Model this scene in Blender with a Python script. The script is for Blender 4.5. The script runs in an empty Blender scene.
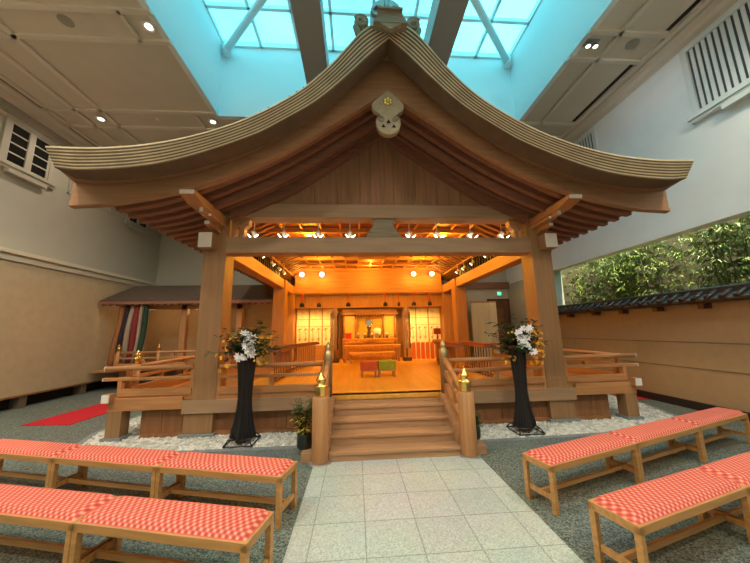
import bpy, math, random
from mathutils import Vector, Matrix, noise
random.seed(7)
PI = math.pi
sc = bpy.context.scene
COL = sc.collection

# ------------------------------------------------------------------ camera
cam = bpy.data.cameras.new('camera')
cam.sensor_width = 36.0
cam.lens = 290.02 / 750 * 36
cam.clip_start = 0.05
cam.clip_end = 200
co = bpy.data.objects.new('camera', cam)
COL.objects.link(co)
F = Vector((0.06631046, 0.9837749, 0.16670291))
R_ = Vector((0.99776856, -0.06407061, -0.01878454))
U_ = Vector((0.007799, -0.16757653, 0.98582822))
M = Matrix((R_, U_, -F)).transposed().to_4x4()
M.translation = Vector((-0.4811, 0.0, 1.5796))
co.matrix_world = M
sc.camera = co

# ------------------------------------------------------------------ world
w = bpy.data.worlds.new('world')
sc.world = w
w.use_nodes = True
wn = w.node_tree.nodes
bg = wn['Background']
wtc = wn.new('ShaderNodeTexCoord')
wno = wn.new('ShaderNodeTexNoise')
wno.inputs['Scale'].default_value = 2.2
wno.inputs['Detail'].default_value = 5
wr = wn.new('ShaderNodeValToRGB')
wr.color_ramp.elements[0].position = 0.42
wr.color_ramp.elements[0].color = (0.085, 0.44, 0.56, 1)
wr.color_ramp.elements[1].position = 0.68
wr.color_ramp.elements[1].color = (0.17, 0.74, 0.78, 1)
w.node_tree.links.new(wtc.outputs['Generated'], wno.inputs['Vector'])
w.node_tree.links.new(wno.outputs['Fac'], wr.inputs['Fac'])
w.node_tree.links.new(wr.outputs['Color'], bg.inputs['Color'])
bg.inputs['Strength'].default_value = 3.9

vs = sc.view_settings
vs.view_transform = 'Standard'
vs.look = 'None'
vs.gamma = 1
vs.use_curve_mapping = False
vs.exposure = 0.0

# light levels (the court spot stands in for the sun)
E_DOWN = 320.0      # ceiling downlights
E_STAGE = 34.0      # warm spots inside the pavilion
E_SPOT = 20.0       # halogen heads over the front beam
E_GARDEN = 9000.0   # added spot standing in for sun on the bamboo court
WARM = (1.0, 0.85, 0.66)
AMBER = (1.0, 0.48, 0.03)

# ------------------------------------------------------------------ materials
def srgb(r, g, b):
    f = lambda c: (c / 255 / 12.92) if c / 255 <= 0.04045 else ((c / 255 + 0.055) / 1.055) ** 2.4
    return (f(r), f(g), f(b), 1)

def mat(name, col, rough=0.6, metal=0.0, noise_scale=0, var=0.15, bump=0.0, axis=None, spec=0.5, detail=4):
    """principled material with procedural noise; axis = grain direction for woods"""
    m = bpy.data.materials.new(name)
    m.use_nodes = True
    nt = m.node_tree
    b = nt.nodes['Principled BSDF']
    b.inputs['Roughness'].default_value = rough
    b.inputs['Metallic'].default_value = metal
    b.inputs['Specular IOR Level'].default_value = spec
    b.inputs['Base Color'].default_value = col
    if noise_scale:
        tc = nt.nodes.new('ShaderNodeTexCoord')
        mp = nt.nodes.new('ShaderNodeMapping')
        s = [1, 1, 1]
        if axis is not None:
            s = [1.0, 1.0, 1.0]
            s['XYZ'.index(axis)] = 0.07
        mp.inputs['Scale'].default_value = s
        n = nt.nodes.new('ShaderNodeTexNoise')
        n.inputs['Scale'].default_value = noise_scale
        n.inputs['Detail'].default_value = detail
        r = nt.nodes.new('ShaderNodeValToRGB')
        c = Vector(col[:3])
        r.color_ramp.elements[0].position = 0.3
        r.color_ramp.elements[1].position = 0.72
        r.color_ramp.elements[0].color = (*(c * (1 - var)), 1)
        r.color_ramp.elements[1].color = (*(c * (1 + var)), 1)
        nt.links.new(tc.outputs['Object'], mp.inputs['Vector'])
        nt.links.new(mp.outputs['Vector'], n.inputs['Vector'])
        nt.links.new(n.outputs['Fac'], r.inputs['Fac'])
        nt.links.new(r.outputs['Color'], b.inputs['Base Color'])
        if bump:
            bp = nt.nodes.new('ShaderNodeBump')
            bp.inputs['Strength'].default_value = bump
            bp.inputs['Distance'].default_value = 0.01
            nt.links.new(n.outputs['Fac'], bp.inputs['Height'])
            nt.links.new(bp.outputs['Normal'], b.inputs['Normal'])
    return m

def emit(name, col, s):
    m = bpy.data.materials.new(name)
    m.use_nodes = True
    b = m.node_tree.nodes['Principled BSDF']
    b.inputs['Base Color'].default_value = (*col[:3], 1)
    b.inputs['Emission Color'].default_value = (*col[:3], 1)
    b.inputs['Emission Strength'].default_value = s
    return m

WC = (0.43, 0.205, 0.08, 1)
WX = mat('hinoki_x', WC, 0.5, 0, 26, 0.16, 0.06, 'X')
WY = mat('hinoki_y', WC, 0.5, 0, 26, 0.16, 0.06, 'Y')
WZ = mat('hinoki_z', WC, 0.5, 0, 26, 0.16, 0.06, 'Z')
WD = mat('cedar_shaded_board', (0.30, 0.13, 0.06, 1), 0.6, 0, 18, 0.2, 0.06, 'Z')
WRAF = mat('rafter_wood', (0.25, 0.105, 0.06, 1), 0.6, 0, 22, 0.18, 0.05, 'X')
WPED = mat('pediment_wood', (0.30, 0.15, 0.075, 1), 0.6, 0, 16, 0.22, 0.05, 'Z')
WBEAM = mat('weathered_beam', (0.36, 0.23, 0.135, 1), 0.55, 0, 22, 0.14, 0.05, 'X')
WPOST = mat('weathered_post', (0.30, 0.165, 0.075, 1), 0.55, 0, 22, 0.14, 0.05, 'Z')
WFLOOR = mat('stage_boards', (0.66, 0.33, 0.045, 1), 0.32, 0, 14, 0.14, 0.03, 'Y')
WSTEP = mat('step_boards', (0.42, 0.235, 0.12, 1), 0.5, 0, 20, 0.18, 0.05, 'X')
WBASE = mat('base_boards', (0.26, 0.115, 0.045, 1), 0.6, 0, 18, 0.2, 0.05, 'Z')
WBENCH = mat('bench_oak', (0.50, 0.26, 0.085, 1), 0.4, 0, 30, 0.2, 0.05, 'X')
WDARK = mat('dark_timber', (0.09, 0.035, 0.02, 1), 0.5, 0, 20, 0.2, 0.05, 'X')
BLACK = mat('black_lacquer', (0.012, 0.010, 0.012, 1), 0.35)
BLK2 = mat('black_paint_metal', (0.02, 0.02, 0.022, 1), 0.45)
WHITE = mat('white_paint', (0.74, 0.73, 0.68, 1), 0.6, 0, 20, 0.05)
GOLD = mat('polished_brass', (0.90, 0.60, 0.18, 1), 0.22, 1.0)
ZINC = mat('galvanised_collar', (0.33, 0.34, 0.34, 1), 0.45, 0.6)
THATCH = mat('bark_shingle', (0.50, 0.38, 0.22, 1), 0.75, 0, 40, 0.3, 0.2, 'X')
THATCH2 = mat('bark_shingle_dark', (0.07, 0.045, 0.03, 1), 0.8, 0, 40, 0.3, 0.2, 'X')
RIDGE = mat('ridge_grey_wood', (0.27, 0.22, 0.15, 1), 0.7, 0, 30, 0.25, 0.1, 'X')
PENDANT = mat('pendant_pale_wood', (0.40, 0.29, 0.175, 1), 0.6, 0, 25, 0.12)
CEIL = mat('ceiling_paint', (0.68, 0.60, 0.50, 1), 0.85, 0, 3, 0.03)
CRIB = mat('ceiling_moulding', (0.76, 0.68, 0.58, 1), 0.8)
WALLU = mat('upper_wall_plaster', (0.47, 0.44, 0.36, 1), 0.85, 0, 2, 0.03)
WALLL = mat('lower_wall_tan', (0.49, 0.38, 0.24, 1), 0.85, 0, 6, 0.05, 0.03)
WALLR = mat('right_wall_plaster', (0.84, 0.87, 0.86, 1), 0.85, 0, 2, 0.03)
FENCE = mat('tan_plaster', (0.40, 0.28, 0.16, 1), 0.85, 0, 8, 0.05, 0.03)
SHAFT = mat('skylight_shaft_paint', (0.80, 0.84, 0.86, 1), 0.8)
GBOX = mat('girder_cladding', (0.40, 0.37, 0.35, 1), 0.7)
ALU = mat('white_aluminium', (0.85, 0.86, 0.86, 1), 0.4)
TILE = mat('dark_roof_tile', (0.045, 0.028, 0.022, 1), 0.42, 0, 12, 0.3)
ANNEXR = mat('annex_copper_roof', (0.075, 0.05, 0.035, 1), 0.6, 0, 10, 0.2, 0.05, 'Y')
VOID = mat('dark_recess', (0.012, 0.011, 0.010, 1), 0.9)
DPLINTH = mat('dark_plinth', (0.03, 0.018, 0.016, 1), 0.5)
REDC = mat('red_carpet', (0.50, 0.006, 0.018, 1), 0.95, 0, 90, 0.15, 0.2)
MOSS = mat('court_soil', (0.10, 0.085, 0.05, 1), 0.95, 0, 8, 0.3, 0.2)
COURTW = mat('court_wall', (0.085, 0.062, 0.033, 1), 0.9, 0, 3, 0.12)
LEAFD = mat('leaf_dark', (0.03, 0.07, 0.02, 1), 0.5, 0, 9, 0.4)
LEAFG = mat('bamboo_leaf', (0.19, 0.24, 0.04, 1), 0.45, 0, 4, 0.75)
CULM = mat('bamboo_culm', (0.16, 0.17, 0.05, 1), 0.45, 0, 6, 0.3)
PETW = mat('white_petal', (0.85, 0.85, 0.88, 1), 0.5)
PETY = mat('yellow_petal', (0.80, 0.46, 0.03, 1), 0.5)
PETR = mat('burgundy_petal', (0.13, 0.012, 0.02, 1), 0.6)
SILVER = mat('mirror_silver', (0.75, 0.75, 0.72, 1), 0.08, 1.0)
GLOW = emit('lamp_glow', (1.0, 0.80, 0.45), 5.0)
HALO = emit('halogen_glow', (1.0, 0.93, 0.70), 7.0)
DGLOW = emit('downlight_glow', (1.0, 0.90, 0.68), 6.0)
SCREEN = mat('gilded_cream_screen', (0.90, 0.80, 0.62, 1), 0.6, 0, 9, 0.12)
SHOJI = mat('shoji_paper', (0.72, 0.58, 0.36, 1), 0.8)
RED = mat('vermilion_cloth', (0.62, 0.04, 0.03, 1), 0.7)
GREEN = mat('green_brocade', (0.26, 0.32, 0.02, 1), 0.7, 0, 60, 0.4)
REDB = mat('red_brocade', (0.48, 0.085, 0.02, 1), 0.7, 0, 60, 0.4)
CRM = mat('cream_cloth', (0.36, 0.28, 0.20, 1), 0.8)
GRN = mat('green_cloth', (0.012, 0.045, 0.025, 1), 0.8)
BLKC = mat('black_cloth', (0.02, 0.012, 0.02, 1), 0.8)
ORC = mat('orange_cloth', (0.30, 0.11, 0.04, 1), 0.8)
PURP = mat('purple_cloth', (0.34, 0.22, 0.24, 1), 0.8)
POT = mat('dark_pot', (0.02, 0.028, 0.022, 1), 0.3)
WINDARK = mat('dark_window_pane', (0.01, 0.012, 0.012, 1), 0.12)
LOUV = mat('louvre_slat', (0.72, 0.76, 0.74, 1), 0.6)
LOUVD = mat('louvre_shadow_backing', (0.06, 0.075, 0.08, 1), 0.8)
EXITM = emit('exit_green', (0.10, 0.75, 0.45), 1.6)
DOORM = mat('brown_door', (0.17, 0.06, 0.025, 1), 0.4, 0, 10, 0.2, 0.03, 'Z')
PEBBLE = mat('white_pebble', (0.62, 0.62, 0.57, 1), 0.7, 0, 14, 0.35, detail=2)
STEM = mat('stem', (0.05, 0.05, 0.02, 1), 0.7)

def nodes_of(m):
    return m.node_tree.nodes, m.node_tree.links, m.node_tree.nodes['Principled BSDF']

def speckle(name, c1, c2, scale, rough=0.75, bump=0.3, tile=None, joint=None):
    """exposed-aggregate / granite surface, optionally cut in slabs"""
    m = mat(name, c1, rough)
    n, l, b = nodes_of(m)
    tc = n.new('ShaderNodeTexCoord')
    v = n.new('ShaderNodeTexVoronoi')
    v.inputs['Scale'].default_value = scale
    l.new(tc.outputs['Object'], v.inputs['Vector'])
    sep = n.new('ShaderNodeSeparateColor')
    l.new(v.outputs['Color'], sep.inputs['Color'])
    r = n.new('ShaderNodeValToRGB')
    r.color_ramp.elements[0].color = c1
    r.color_ramp.elements[1].color = c2
    l.new(sep.outputs['Red'], r.inputs['Fac'])
    out = r.outputs['Color']
    n2 = n.new('ShaderNodeTexNoise')
    n2.inputs['Scale'].default_value = 1.3
    l.new(tc.outputs['Object'], n2.inputs['Vector'])
    mx = n.new('ShaderNodeMix')
    mx.data_type = 'RGBA'
    mx.blend_type = 'MULTIPLY'
    mx.inputs['Factor'].default_value = 0.25
    l.new(out, mx.inputs['A'])
    l.new(n2.outputs['Color'], mx.inputs['B'])
    out = mx.outputs['Result']
    if tile:
        br = n.new('ShaderNodeTexBrick')
        br.offset = 0.0
        br.inputs['Scale'].default_value = 1.0
        br.inputs['Brick Width'].default_value = tile[0]
        br.inputs['Row Height'].default_value = tile[1]
        br.inputs['Mortar Size'].default_value = 0.006
        br.inputs['Mortar Smooth'].default_value = 0.2
        br.inputs['Color1'].default_value = (1, 1, 1, 1)
        br.inputs['Color2'].default_value = (0.90, 0.91, 0.92, 1)
        br.inputs['Mortar'].default_value = joint
        mp = n.new('ShaderNodeMapping')
        mp.inputs['Rotation'].default_value = (0, 0, 0)
        mp.inputs['Location'].default_value = (0, 0.08, 0)
        l.new(tc.outputs['Object'], mp.inputs['Vector'])
        l.new(mp.outputs['Vector'], br.inputs['Vector'])
        m2 = n.new('ShaderNodeMix')
        m2.data_type = 'RGBA'
        m2.blend_type = 'MULTIPLY'
        m2.inputs['Factor'].default_value = 1
        l.new(out, m2.inputs['A'])
        l.new(br.outputs['Color'], m2.inputs['B'])
        out = m2.outputs['Result']
    l.new(out, b.inputs['Base Color'])
    bp = n.new('ShaderNodeBump')
    bp.inputs['Strength'].default_value = bump
    bp.inputs['Distance'].default_value = 0.004
    l.new(v.outputs['Distance'], bp.inputs['Height'])
    l.new(bp.outputs['Normal'], b.inputs['Normal'])
    return m

PATHM = speckle('pale_granite_path', srgb(166, 174, 170), srgb(210, 217, 212), 130, 0.7, 0.25, (0.42, 0.40), (0.62, 0.62, 0.60, 1))
AGG = speckle('washed_aggregate', srgb(46, 55, 50), srgb(140, 150, 140), 95, 0.8, 0.5)
CURB = speckle('curb_granite', srgb(110, 120, 122), srgb(150, 160, 160), 120, 0.6, 0.1)
GRAVB = speckle('pale_gravel_bed', srgb(110, 110, 102), srgb(215, 215, 205), 45, 0.8, 0.8)

def cushion_mat():
    m = mat('coral_lattice_fabric', (0.6, 0.15, 0.12, 1), 0.75)
    n, l, b = nodes_of(m)
    tc = n.new('ShaderNodeTexCoord')
    sp = n.new('ShaderNodeSeparateXYZ')
    l.new(tc.outputs['Object'], sp.inputs['Vector'])
    def math_(op, a, bb=None):
        q = n.new('ShaderNodeMath')
        q.operation = op
        for i, x in enumerate((a, bb)):
            if x is None:
                continue
            if isinstance(x, (int, float)):
                q.inputs[i].default_value = x
            else:
                l.new(x, q.inputs[i])
        return q.outputs[0]
    px, py = 2 * PI / 0.046, 2 * PI / 0.060
    y2 = math_('ADD', sp.outputs['Y'], sp.outputs['Z'])
    a = math_('ADD', math_('MULTIPLY', sp.outputs['X'], px), math_('MULTIPLY', y2, py))
    c = math_('SUBTRACT', math_('MULTIPLY', sp.outputs['X'], px), math_('MULTIPLY', y2, py))
    s = math_('MULTIPLY', math_('SINE', a), math_('SINE', c))
    s2 = math_('ADD', math_('SINE', a), math_('SINE', c))
    r = n.new('ShaderNodeValToRGB')
    e = r.color_ramp.elements
    e[0].position = 0.12
    e[0].color = srgb(182, 70, 60)
    e[1].position = 0.82
    e[1].color = srgb(236, 164, 138)
    k = e.new(0.42)
    k.color = srgb(214, 92, 78)
    k = e.new(0.66)
    k.color = srgb(224, 112, 94)
    f = math_('ADD', math_('MULTIPLY', s2, 0.25), 0.5)
    l.new(f, r.inputs['Fac'])
    l.new(r.outputs['Color'], b.inputs['Base Color'])
    bp = n.new('ShaderNodeBump')
    bp.inputs['Strength'].default_value = 0.5
    bp.inputs['Distance'].default_value = 0.004
    l.new(f, bp.inputs['Height'])
    l.new(bp.outputs['Normal'], b.inputs['Normal'])
    return m
CUSH = cushion_mat()

def glass_mat():
    m = bpy.data.materials.new('skylight_glass')
    m.use_nodes = True
    n, l = m.node_tree.nodes, m.node_tree.links
    for x in list(n):
        if x.type != 'OUTPUT_MATERIAL':
            n.remove(x)
    o = [x for x in n if x.type == 'OUTPUT_MATERIAL'][0]
    t = n.new('ShaderNodeBsdfTransparent')
    t.inputs['Color'].default_value = (0.96, 1.0, 1.0, 1)
    g = n.new('ShaderNodeBsdfGlossy')
    g.inputs['Roughness'].default_value = 0.02
    mx = n.new('ShaderNodeMixShader')
    mx.inputs['Fac'].default_value = 0.05
    l.new(t.outputs[0], mx.inputs[1])
    l.new(g.outputs[0], mx.inputs[2])
    l.new(mx.outputs[0], o.inputs['Surface'])
    return m
GLASS = glass_mat()

# ------------------------------------------------------------------ mesh builder
ORG = {}
def empty(name, loc, rz=0.0):
    o = bpy.data.objects.new(name, None)
    COL.objects.link(o)
    o.location = loc
    o.rotation_euler = (0, 0, rz)
    o.empty_display_size = 0.1
    ORG[o.name] = Vector(loc)
    return o

def tag(o, label=None, cat=None, group=None, kind=None):
    if label: o['label'] = label
    if cat: o['category'] = cat
    if group: o['group'] = group
    if kind: o['kind'] = kind
    return o

def thing(name, label, cat, loc=(0, 0, 0), rz=0.0, group=None):
    return tag(empty(name, loc, rz), label, cat, group)

class MB:
    def __init__(s):
        s.v, s.f, s.sm = [], [], []
    def add(s, vs_, fs, smooth=False):
        o = len(s.v)
        s.v += [Vector(p) for p in vs_]
        s.f += [tuple(i + o for i in q) for q in fs]
        s.sm += [smooth] * len(fs)
        return s
    def box(s, x0, x1, y0, y1, z0, z1):
        x0, x1 = min(x0, x1), max(x0, x1)
        y0, y1 = min(y0, y1), max(y0, y1)
        z0, z1 = min(z0, z1), max(z0, z1)
        p = [(x, y, z) for z in (z0, z1) for y in (y0, y1) for x in (x0, x1)]
        return s.add(p, [(0, 2, 3, 1), (4, 5, 7, 6), (0, 1, 5, 4), (2, 6, 7, 3), (0, 4, 6, 2), (1, 3, 7, 5)])
    def bar(s, a, b, w_, h, up=(0, 0, 1)):
        """rectangular bar from a to b, w_ wide and h high"""
        a, b = Vector(a), Vector(b)
        d = (b - a).normalized()
        r = d.cross(Vector(up))
        if r.length < 1e-4:
            r = d.cross(Vector((0, 1, 0)))
        r.normalize()
        u = r.cross(d)
        p = []
        for q in (a, b):
            for i, j in ((-1, -1), (1, -1), (1, 1), (-1, 1)):
                p.append(q + r * (i * w_ / 2) + u * (j * h / 2))
        return s.add(p, [(0, 1, 2, 3), (7, 6, 5, 4), (0, 4, 5, 1), (1, 5, 6, 2), (2, 6, 7, 3), (3, 7, 4, 0)])
    def prism(s, poly, y0, y1):
        """polygon in XZ extruded along Y"""
        n = len(poly)
        p = [(x, y0, z) for x, z in poly] + [(x, y1, z) for x, z in poly]
        fs = [tuple(range(n)), tuple(range(2 * n - 1, n - 1, -1))]
        fs += [(i, i + n, (i + 1) % n + n, (i + 1) % n) for i in range(n)]
        return s.add(p, fs)
    def prismz(s, poly, z0, z1):
        n = len(poly)
        p = [(x, y, z0) for x, y in poly] + [(x, y, z1) for x, y in poly]
        fs = [tuple(range(n - 1, -1, -1)), tuple(range(n, 2 * n))]
        fs += [(i, (i + 1) % n, (i + 1) % n + n, i + n) for i in range(n)]
        return s.add(p, fs)
    def prismx(s, poly, x0, x1):
        n = len(poly)
        p = [(x0, y, z) for y, z in poly] + [(x1, y, z) for y, z in poly]
        fs = [tuple(range(n - 1, -1, -1)), tuple(range(n, 2 * n))]
        fs += [(i, (i + 1) % n, (i + 1) % n + n, i + n) for i in range(n)]
        return s.add(p, fs)
    def tube(s, pts, rad, seg=10, cap=True, smooth=True):
        pts = [Vector(p) for p in pts]
        n = len(pts)
        if not hasattr(rad, '__len__'):
            rad = [rad] * n
        d0 = (pts[1] - pts[0]).normalized()
        r = d0.cross(Vector((0, 0, 1)))
        if r.length < 1e-3:
            r = Vector((1, 0, 0))
        r.normalize()
        p = []
        for i, q in enumerate(pts):
            d = (pts[min(i + 1, n - 1)] - pts[max(i - 1, 0)]).normalized()
            r = (r - d * r.dot(d)).normalized()
            u = d.cross(r)
            for k in range(seg):
                a = 2 * PI * k / seg
                p.append(q + (r * math.cos(a) + u * math.sin(a)) * rad[i])
        fs = []
        for i in range(n - 1):
            for k in range(seg):
                k2 = (k + 1) % seg
                fs.append((i * seg + k, i * seg + k2, (i + 1) * seg + k2, (i + 1) * seg + k))
        s.add(p, fs, smooth)
        if cap:
            o = len(s.v) - len(p)
            s.f += [tuple(o + k for k in range(seg - 1, -1, -1)), tuple(o + (n - 1) * seg + k for k in range(seg))]
            s.sm += [False, False]
        return s
    def lathe(s, c, prof, seg=20, smooth=True, twist=0.0):
        c = Vector(c)
        p = []
        for i, (r, z) in enumerate(prof):
            for k in range(seg):
                a = 2 * PI * k / seg + twist * i
                p.append(c + Vector((r * math.cos(a), r * math.sin(a), z)))
        fs = []
        for i in range(len(prof) - 1):
            for k in range(seg):
                k2 = (k + 1) % seg
                fs.append((i * seg + k, i * seg + k2, (i + 1) * seg + k2, (i + 1) * seg + k))
        s.add(p, fs, smooth)
        o = len(s.v) - len(p)
        m_ = (len(prof) - 1) * seg
        s.f += [tuple(o + k for k in range(seg - 1, -1, -1)), tuple(o + m_ + k for k in range(seg))]
        s.sm += [False, False]
        return s
    def ball(s, c, r, sq=(1, 1, 1), seg=12, rings=7):
        prof = [(max(1e-4, math.sin(PI * i / rings)) * r, -math.cos(PI * i / rings) * r) for i in range(rings + 1)]
        o = len(s.v)
        s.lathe((0, 0, 0), prof, seg)
        c = Vector(c)
        for i in range(o, len(s.v)):
            v = s.v[i]
            s.v[i] = Vector((v.x * sq[0], v.y * sq[1], v.z * sq[2])) + c
        return s
    def leaf(s, p, d, L, w_, droop=0.2, up=(0, 0, 1)):
        """pointed leaf, two segments with a bend"""
        p, d = Vector(p), Vector(d).normalized()
        r = d.cross(Vector(up))
        if r.length < 1e-3:
            r = Vector((1, 0, 0))
        r.normalize()
        m_ = p + d * L * 0.45
        e = p + d * L - Vector((0, 0, droop * L))
        return s.add([p, m_ + r * w_ / 2, e, m_ - r * w_ / 2, m_ - Vector((0, 0, w_ * .25))], [(0, 4, 1), (1, 4, 2), (0, 3, 4), (4, 3, 2)])
    def build(s, name, material, parent=None, bevel=0.0, local=False, label=None):
        me = bpy.data.meshes.new(name)
        off = Vector((0, 0, 0))
        if parent is not None and not local:
            off = ORG[parent.name]
        me.from_pydata([tuple(v - off) for v in s.v], [], s.f)
        me.polygons.foreach_set('use_smooth', s.sm)
        if isinstance(material, (list, tuple)):
            for m_ in material: me.materials.append(m_)
        else:
            me.materials.append(material)
        me.update()
        o = bpy.data.objects.new(name, me)
        COL.objects.link(o)
        if parent is not None:
            o.parent = parent
            ORG[o.name] = ORG[parent.name]
        else:
            ORG[o.name] = Vector((0, 0, 0))
        if bevel:
            b = o.modifiers.new('b', 'BEVEL')
            b.width = bevel
            b.segments = 2
            b.limit_method = 'ANGLE'
        if label: o['label'] = label
        return o

def B(x0, x1, y0, y1, z0, z1):
    return MB().box(x0, x1, y0, y1, z0, z1)

def top(mb, name, material, loc, label, cat, group=None, bevel=0.0, kind=None):
    """a thing that is one mesh, its origin at loc (mesh in world coordinates)"""
    loc = Vector(loc)
    mb.v = [v - loc for v in mb.v]
    o = mb.build(name, material, None, bevel)
    o.location = loc
    ORG[o.name] = loc
    return tag(o, label, cat, group, kind)

def struct(mb, name, material, parent=None, label=None):
    o = mb.build(name, material, parent)
    if parent is None:
        o['kind'] = 'structure'
    if label: o['label'] = label
    return o

def copy_tree(o, parent=None):
    c = o.copy()
    COL.objects.link(c)
    if parent is not None:
        c.parent = parent
    for ch in [x for x in bpy.data.objects if x.parent == o]:
        copy_tree(ch, c)
    return c

def light(name, kind, loc, energy, col, parent=None, radius=0.05, aim=None, angle=None, blend=0.5):
    l = bpy.data.lights.new(name, kind)
    l.energy = energy
    l.color = col
    l.shadow_soft_size = radius
    o = bpy.data.objects.new(name, l)
    COL.objects.link(o)
    loc = Vector(loc)
    if kind == 'SPOT':
        l.spot_size = angle
        l.spot_blend = blend
    if aim is not None:
        o.rotation_euler = (Vector(aim) - loc).to_track_quat('-Z', 'Y').to_euler()
    if parent is not None:
        o.parent = parent
        loc = loc - ORG[parent.name]
    o.location = loc
    return o

# ------------------------------------------------------------------ room shell
XL, XLL, XR, YB, YF, ZC = -8.4, -8.05, 6.0, 11.9, -3.2, 7.15
OX, OY0, OY1, ZG = 4.0, -1.0, 6.95, 9.25

struct(B(XL - .2, 9.2, YF, YB + .2, -.12, 0), 'floor', AGG, label='dark washed aggregate floor of the hall')
struct(B(-1.0, 1.04, YF, 4.0, 0, .012), 'trim_1', PATHM, label='pale granite slab path leading to the stairs')

# left wall: thick tan lower wall over a dark recess, moulding, pale upper wall
struct(B(XL, XLL, YF, YB, .30, 3.40), 'wall_left', WALLL, label='tan lower left wall')
struct(B(XL - .2, XL, YF, YB, 0, ZC), 'wall_left_upper', WALLU, label='pale plaster upper left wall')
m = MB().box(XL, XLL + .07, YF, YB, 3.40, 3.46).box(XL, XLL + .03, YF, YB, 3.46, 3.50).box(XLL, XLL + .035, YF, YB, 3.25, 3.30).box(XLL, XLL + .02, YF, YB, 3.30, 3.40)
struct(m, 'trim_2', mat('cream_moulding', (0.62, 0.55, 0.42, 1), .7), label='cream moulding along the left wall')
struct(B(XL, XLL + .02, YF, YB, .26, .30), 'trim_3', WBASE, label='brown edge under the tan wall')
struct(B(XL, XL + .12, YF, YB, 0, .26), 'baseboard_left', VOID, label='dark recess at the foot of the left wall')
m = MB()
for y in (7.4, 8.9, 10.4, 5.9, 4.4):
    m.box(XL + .12, XLL - .03, y, y + .16, 0, .26)
struct(m, 'trim_4', mat('recess_support', (0.16, 0.12, 0.08, 1), 0.8), label='short supports in the wall recess')

struct(B(XL, 9.2, YB, YB + .2, 0, ZC), 'wall_back', WALLU, label='plaster back wall of the hall')
struct(B(XL, 9.2, YF - .2, YF, 0, ZC), 'wall_front', WALLU)
# right: upper wall with soffit over the bamboo court, pale wall behind the fence end
struct(B(XR, XR + .3, YF, YB, 3.42, ZC), 'wall_right', WALLR, label='pale upper right wall above the bamboo court')
struct(MB().box(XR - .05, XR + .02, YF, 9.0, 3.40, 3.50).box(XR - .02, XR + .02, YF, 9.0, 3.50, 3.54), 'trim_5', WALLR, label='moulding along the lower edge of the right wall')
struct(B(XR, XR + .3, 9.0, YB, 0, 3.42), 'wall_right_end', WALLU, label='wall beyond the end of the fence')
# court behind the fence
struct(B(XR + .01, 9.0, YF, 10.5, 0, .9), 'ground_court', MOSS, label='planting soil of the bamboo court')
struct(B(8.6, 8.8, YF, 10.7, .9, 5.2), 'wall_court', COURTW, label='beige outer wall of the bamboo court')
struct(B(XR + .3, 8.8, 10.5, 10.7, .9, 5.2), 'wall_court_end', COURTW, label='beige end wall of the bamboo court')

# ceiling with the skylight opening
m = MB()
m.box(XL, -OX - .12, YF, YB, ZC, ZC + .15)
m.box(OX + .12, XR + .3, YF, YB, ZC, ZC + .15)
m.box(-OX - .12, OX + .12, OY1 + .12, YB, ZC, ZC + .15)
m.box(-OX - .12, OX + .12, YF, OY0 - .12, ZC, ZC + .15)
struct(m, 'ceiling', CEIL, label='grey beige coffered ceiling')
m = MB()
t = .06
def rib(x0, x1, y0, y1):
    m.box(x0, x1, y0, y1, ZC - .05, ZC + .01)
for x in (-6.80, -7.42):
    rib(x - .05, x + .05, YF, YB)
for x in (-4.55,):
    for y0, y1 in ((4.42, 4.98), (6.92, 7.5), (1.2, 1.8)):
        rib(x - t / 2, x + t / 2, y0, y1)
for y in (4.44, 4.98, 6.84, 7.44, 1.2, 1.8, 9.6, 10.1):
    rib(-8.1, -OX, y - .04, y + .04)
for y in (4.38, 4.95, 6.85, 7.4, 1.2, 1.8):
    rib(OX, 5.6, y - .04, y + .04)
rib(4.60, 4.68, YF, YB)
rib(5.60, 5.70, YF, YB)
rib(-8.1, -8.0, YF, YB)
struct(m, 'ceiling_ribs', CRIB, label='raised mouldings dividing the ceiling into panels')
wt = thing('added_wall_fill', 'added fill spot on the right ceiling out of view, aimed at the wall', 'ceiling light', (4.4, 1.8, ZC - .02))  # fill spot added out of view to brighten the right wall
MB().box(4.34, 4.46, 1.74, 1.86, ZC - .07, ZC - .052).lathe((4.4, 1.8, ZC - .15), [(.05, 0), (.05, .05), (.02, .08)], 14).build('lamp_head', ZINC, wt)
light('added_wall_fill_light', 'SPOT', (4.4, 1.8, ZC - .17), 50, (.90, .97, 1.0), wt, .06, (6.0, 3.2, 4.6), math.radians(130), .8)
m = MB()
for a, b in ((6.0, 6.85), (7.55, 8.4), (4.4, 5.2), (2.9, 3.7)):
    m.box(-8.24, -8.16, a, b, ZC - .012, ZC + .01)
for a, b in ((3.0, 4.3), (5.0, 6.75), (7.5, 9)):
    m.box(5.48, 5.56, a, b, ZC - .012, ZC + .01)
struct(m, 'ceiling_slots', VOID, label='dark linear air slots in the ceiling')
m = MB()
m.prism([(XL, ZC), (XL + .22, ZC), (XL + .20, ZC - .06), (XL + .12, ZC - .10), (XL + .09, ZC - .18), (XL + .03, ZC - .22), (XL, ZC - .24)], YF, YB)
m.box(XL, XL + .04, YF, YB, 6.55, 6.62)
struct(m, 'cornice_left', CRIB)
m = MB()
m.prism([(XR, ZC), (XR - .26, ZC), (XR - .24, ZC - .05), (XR - .14, ZC - .08), (XR - .10, ZC - .16), (XR - .02, ZC - .19), (XR, ZC - .2)], YF, YB)
struct(m, 'cornice_right', CRIB)

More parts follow.
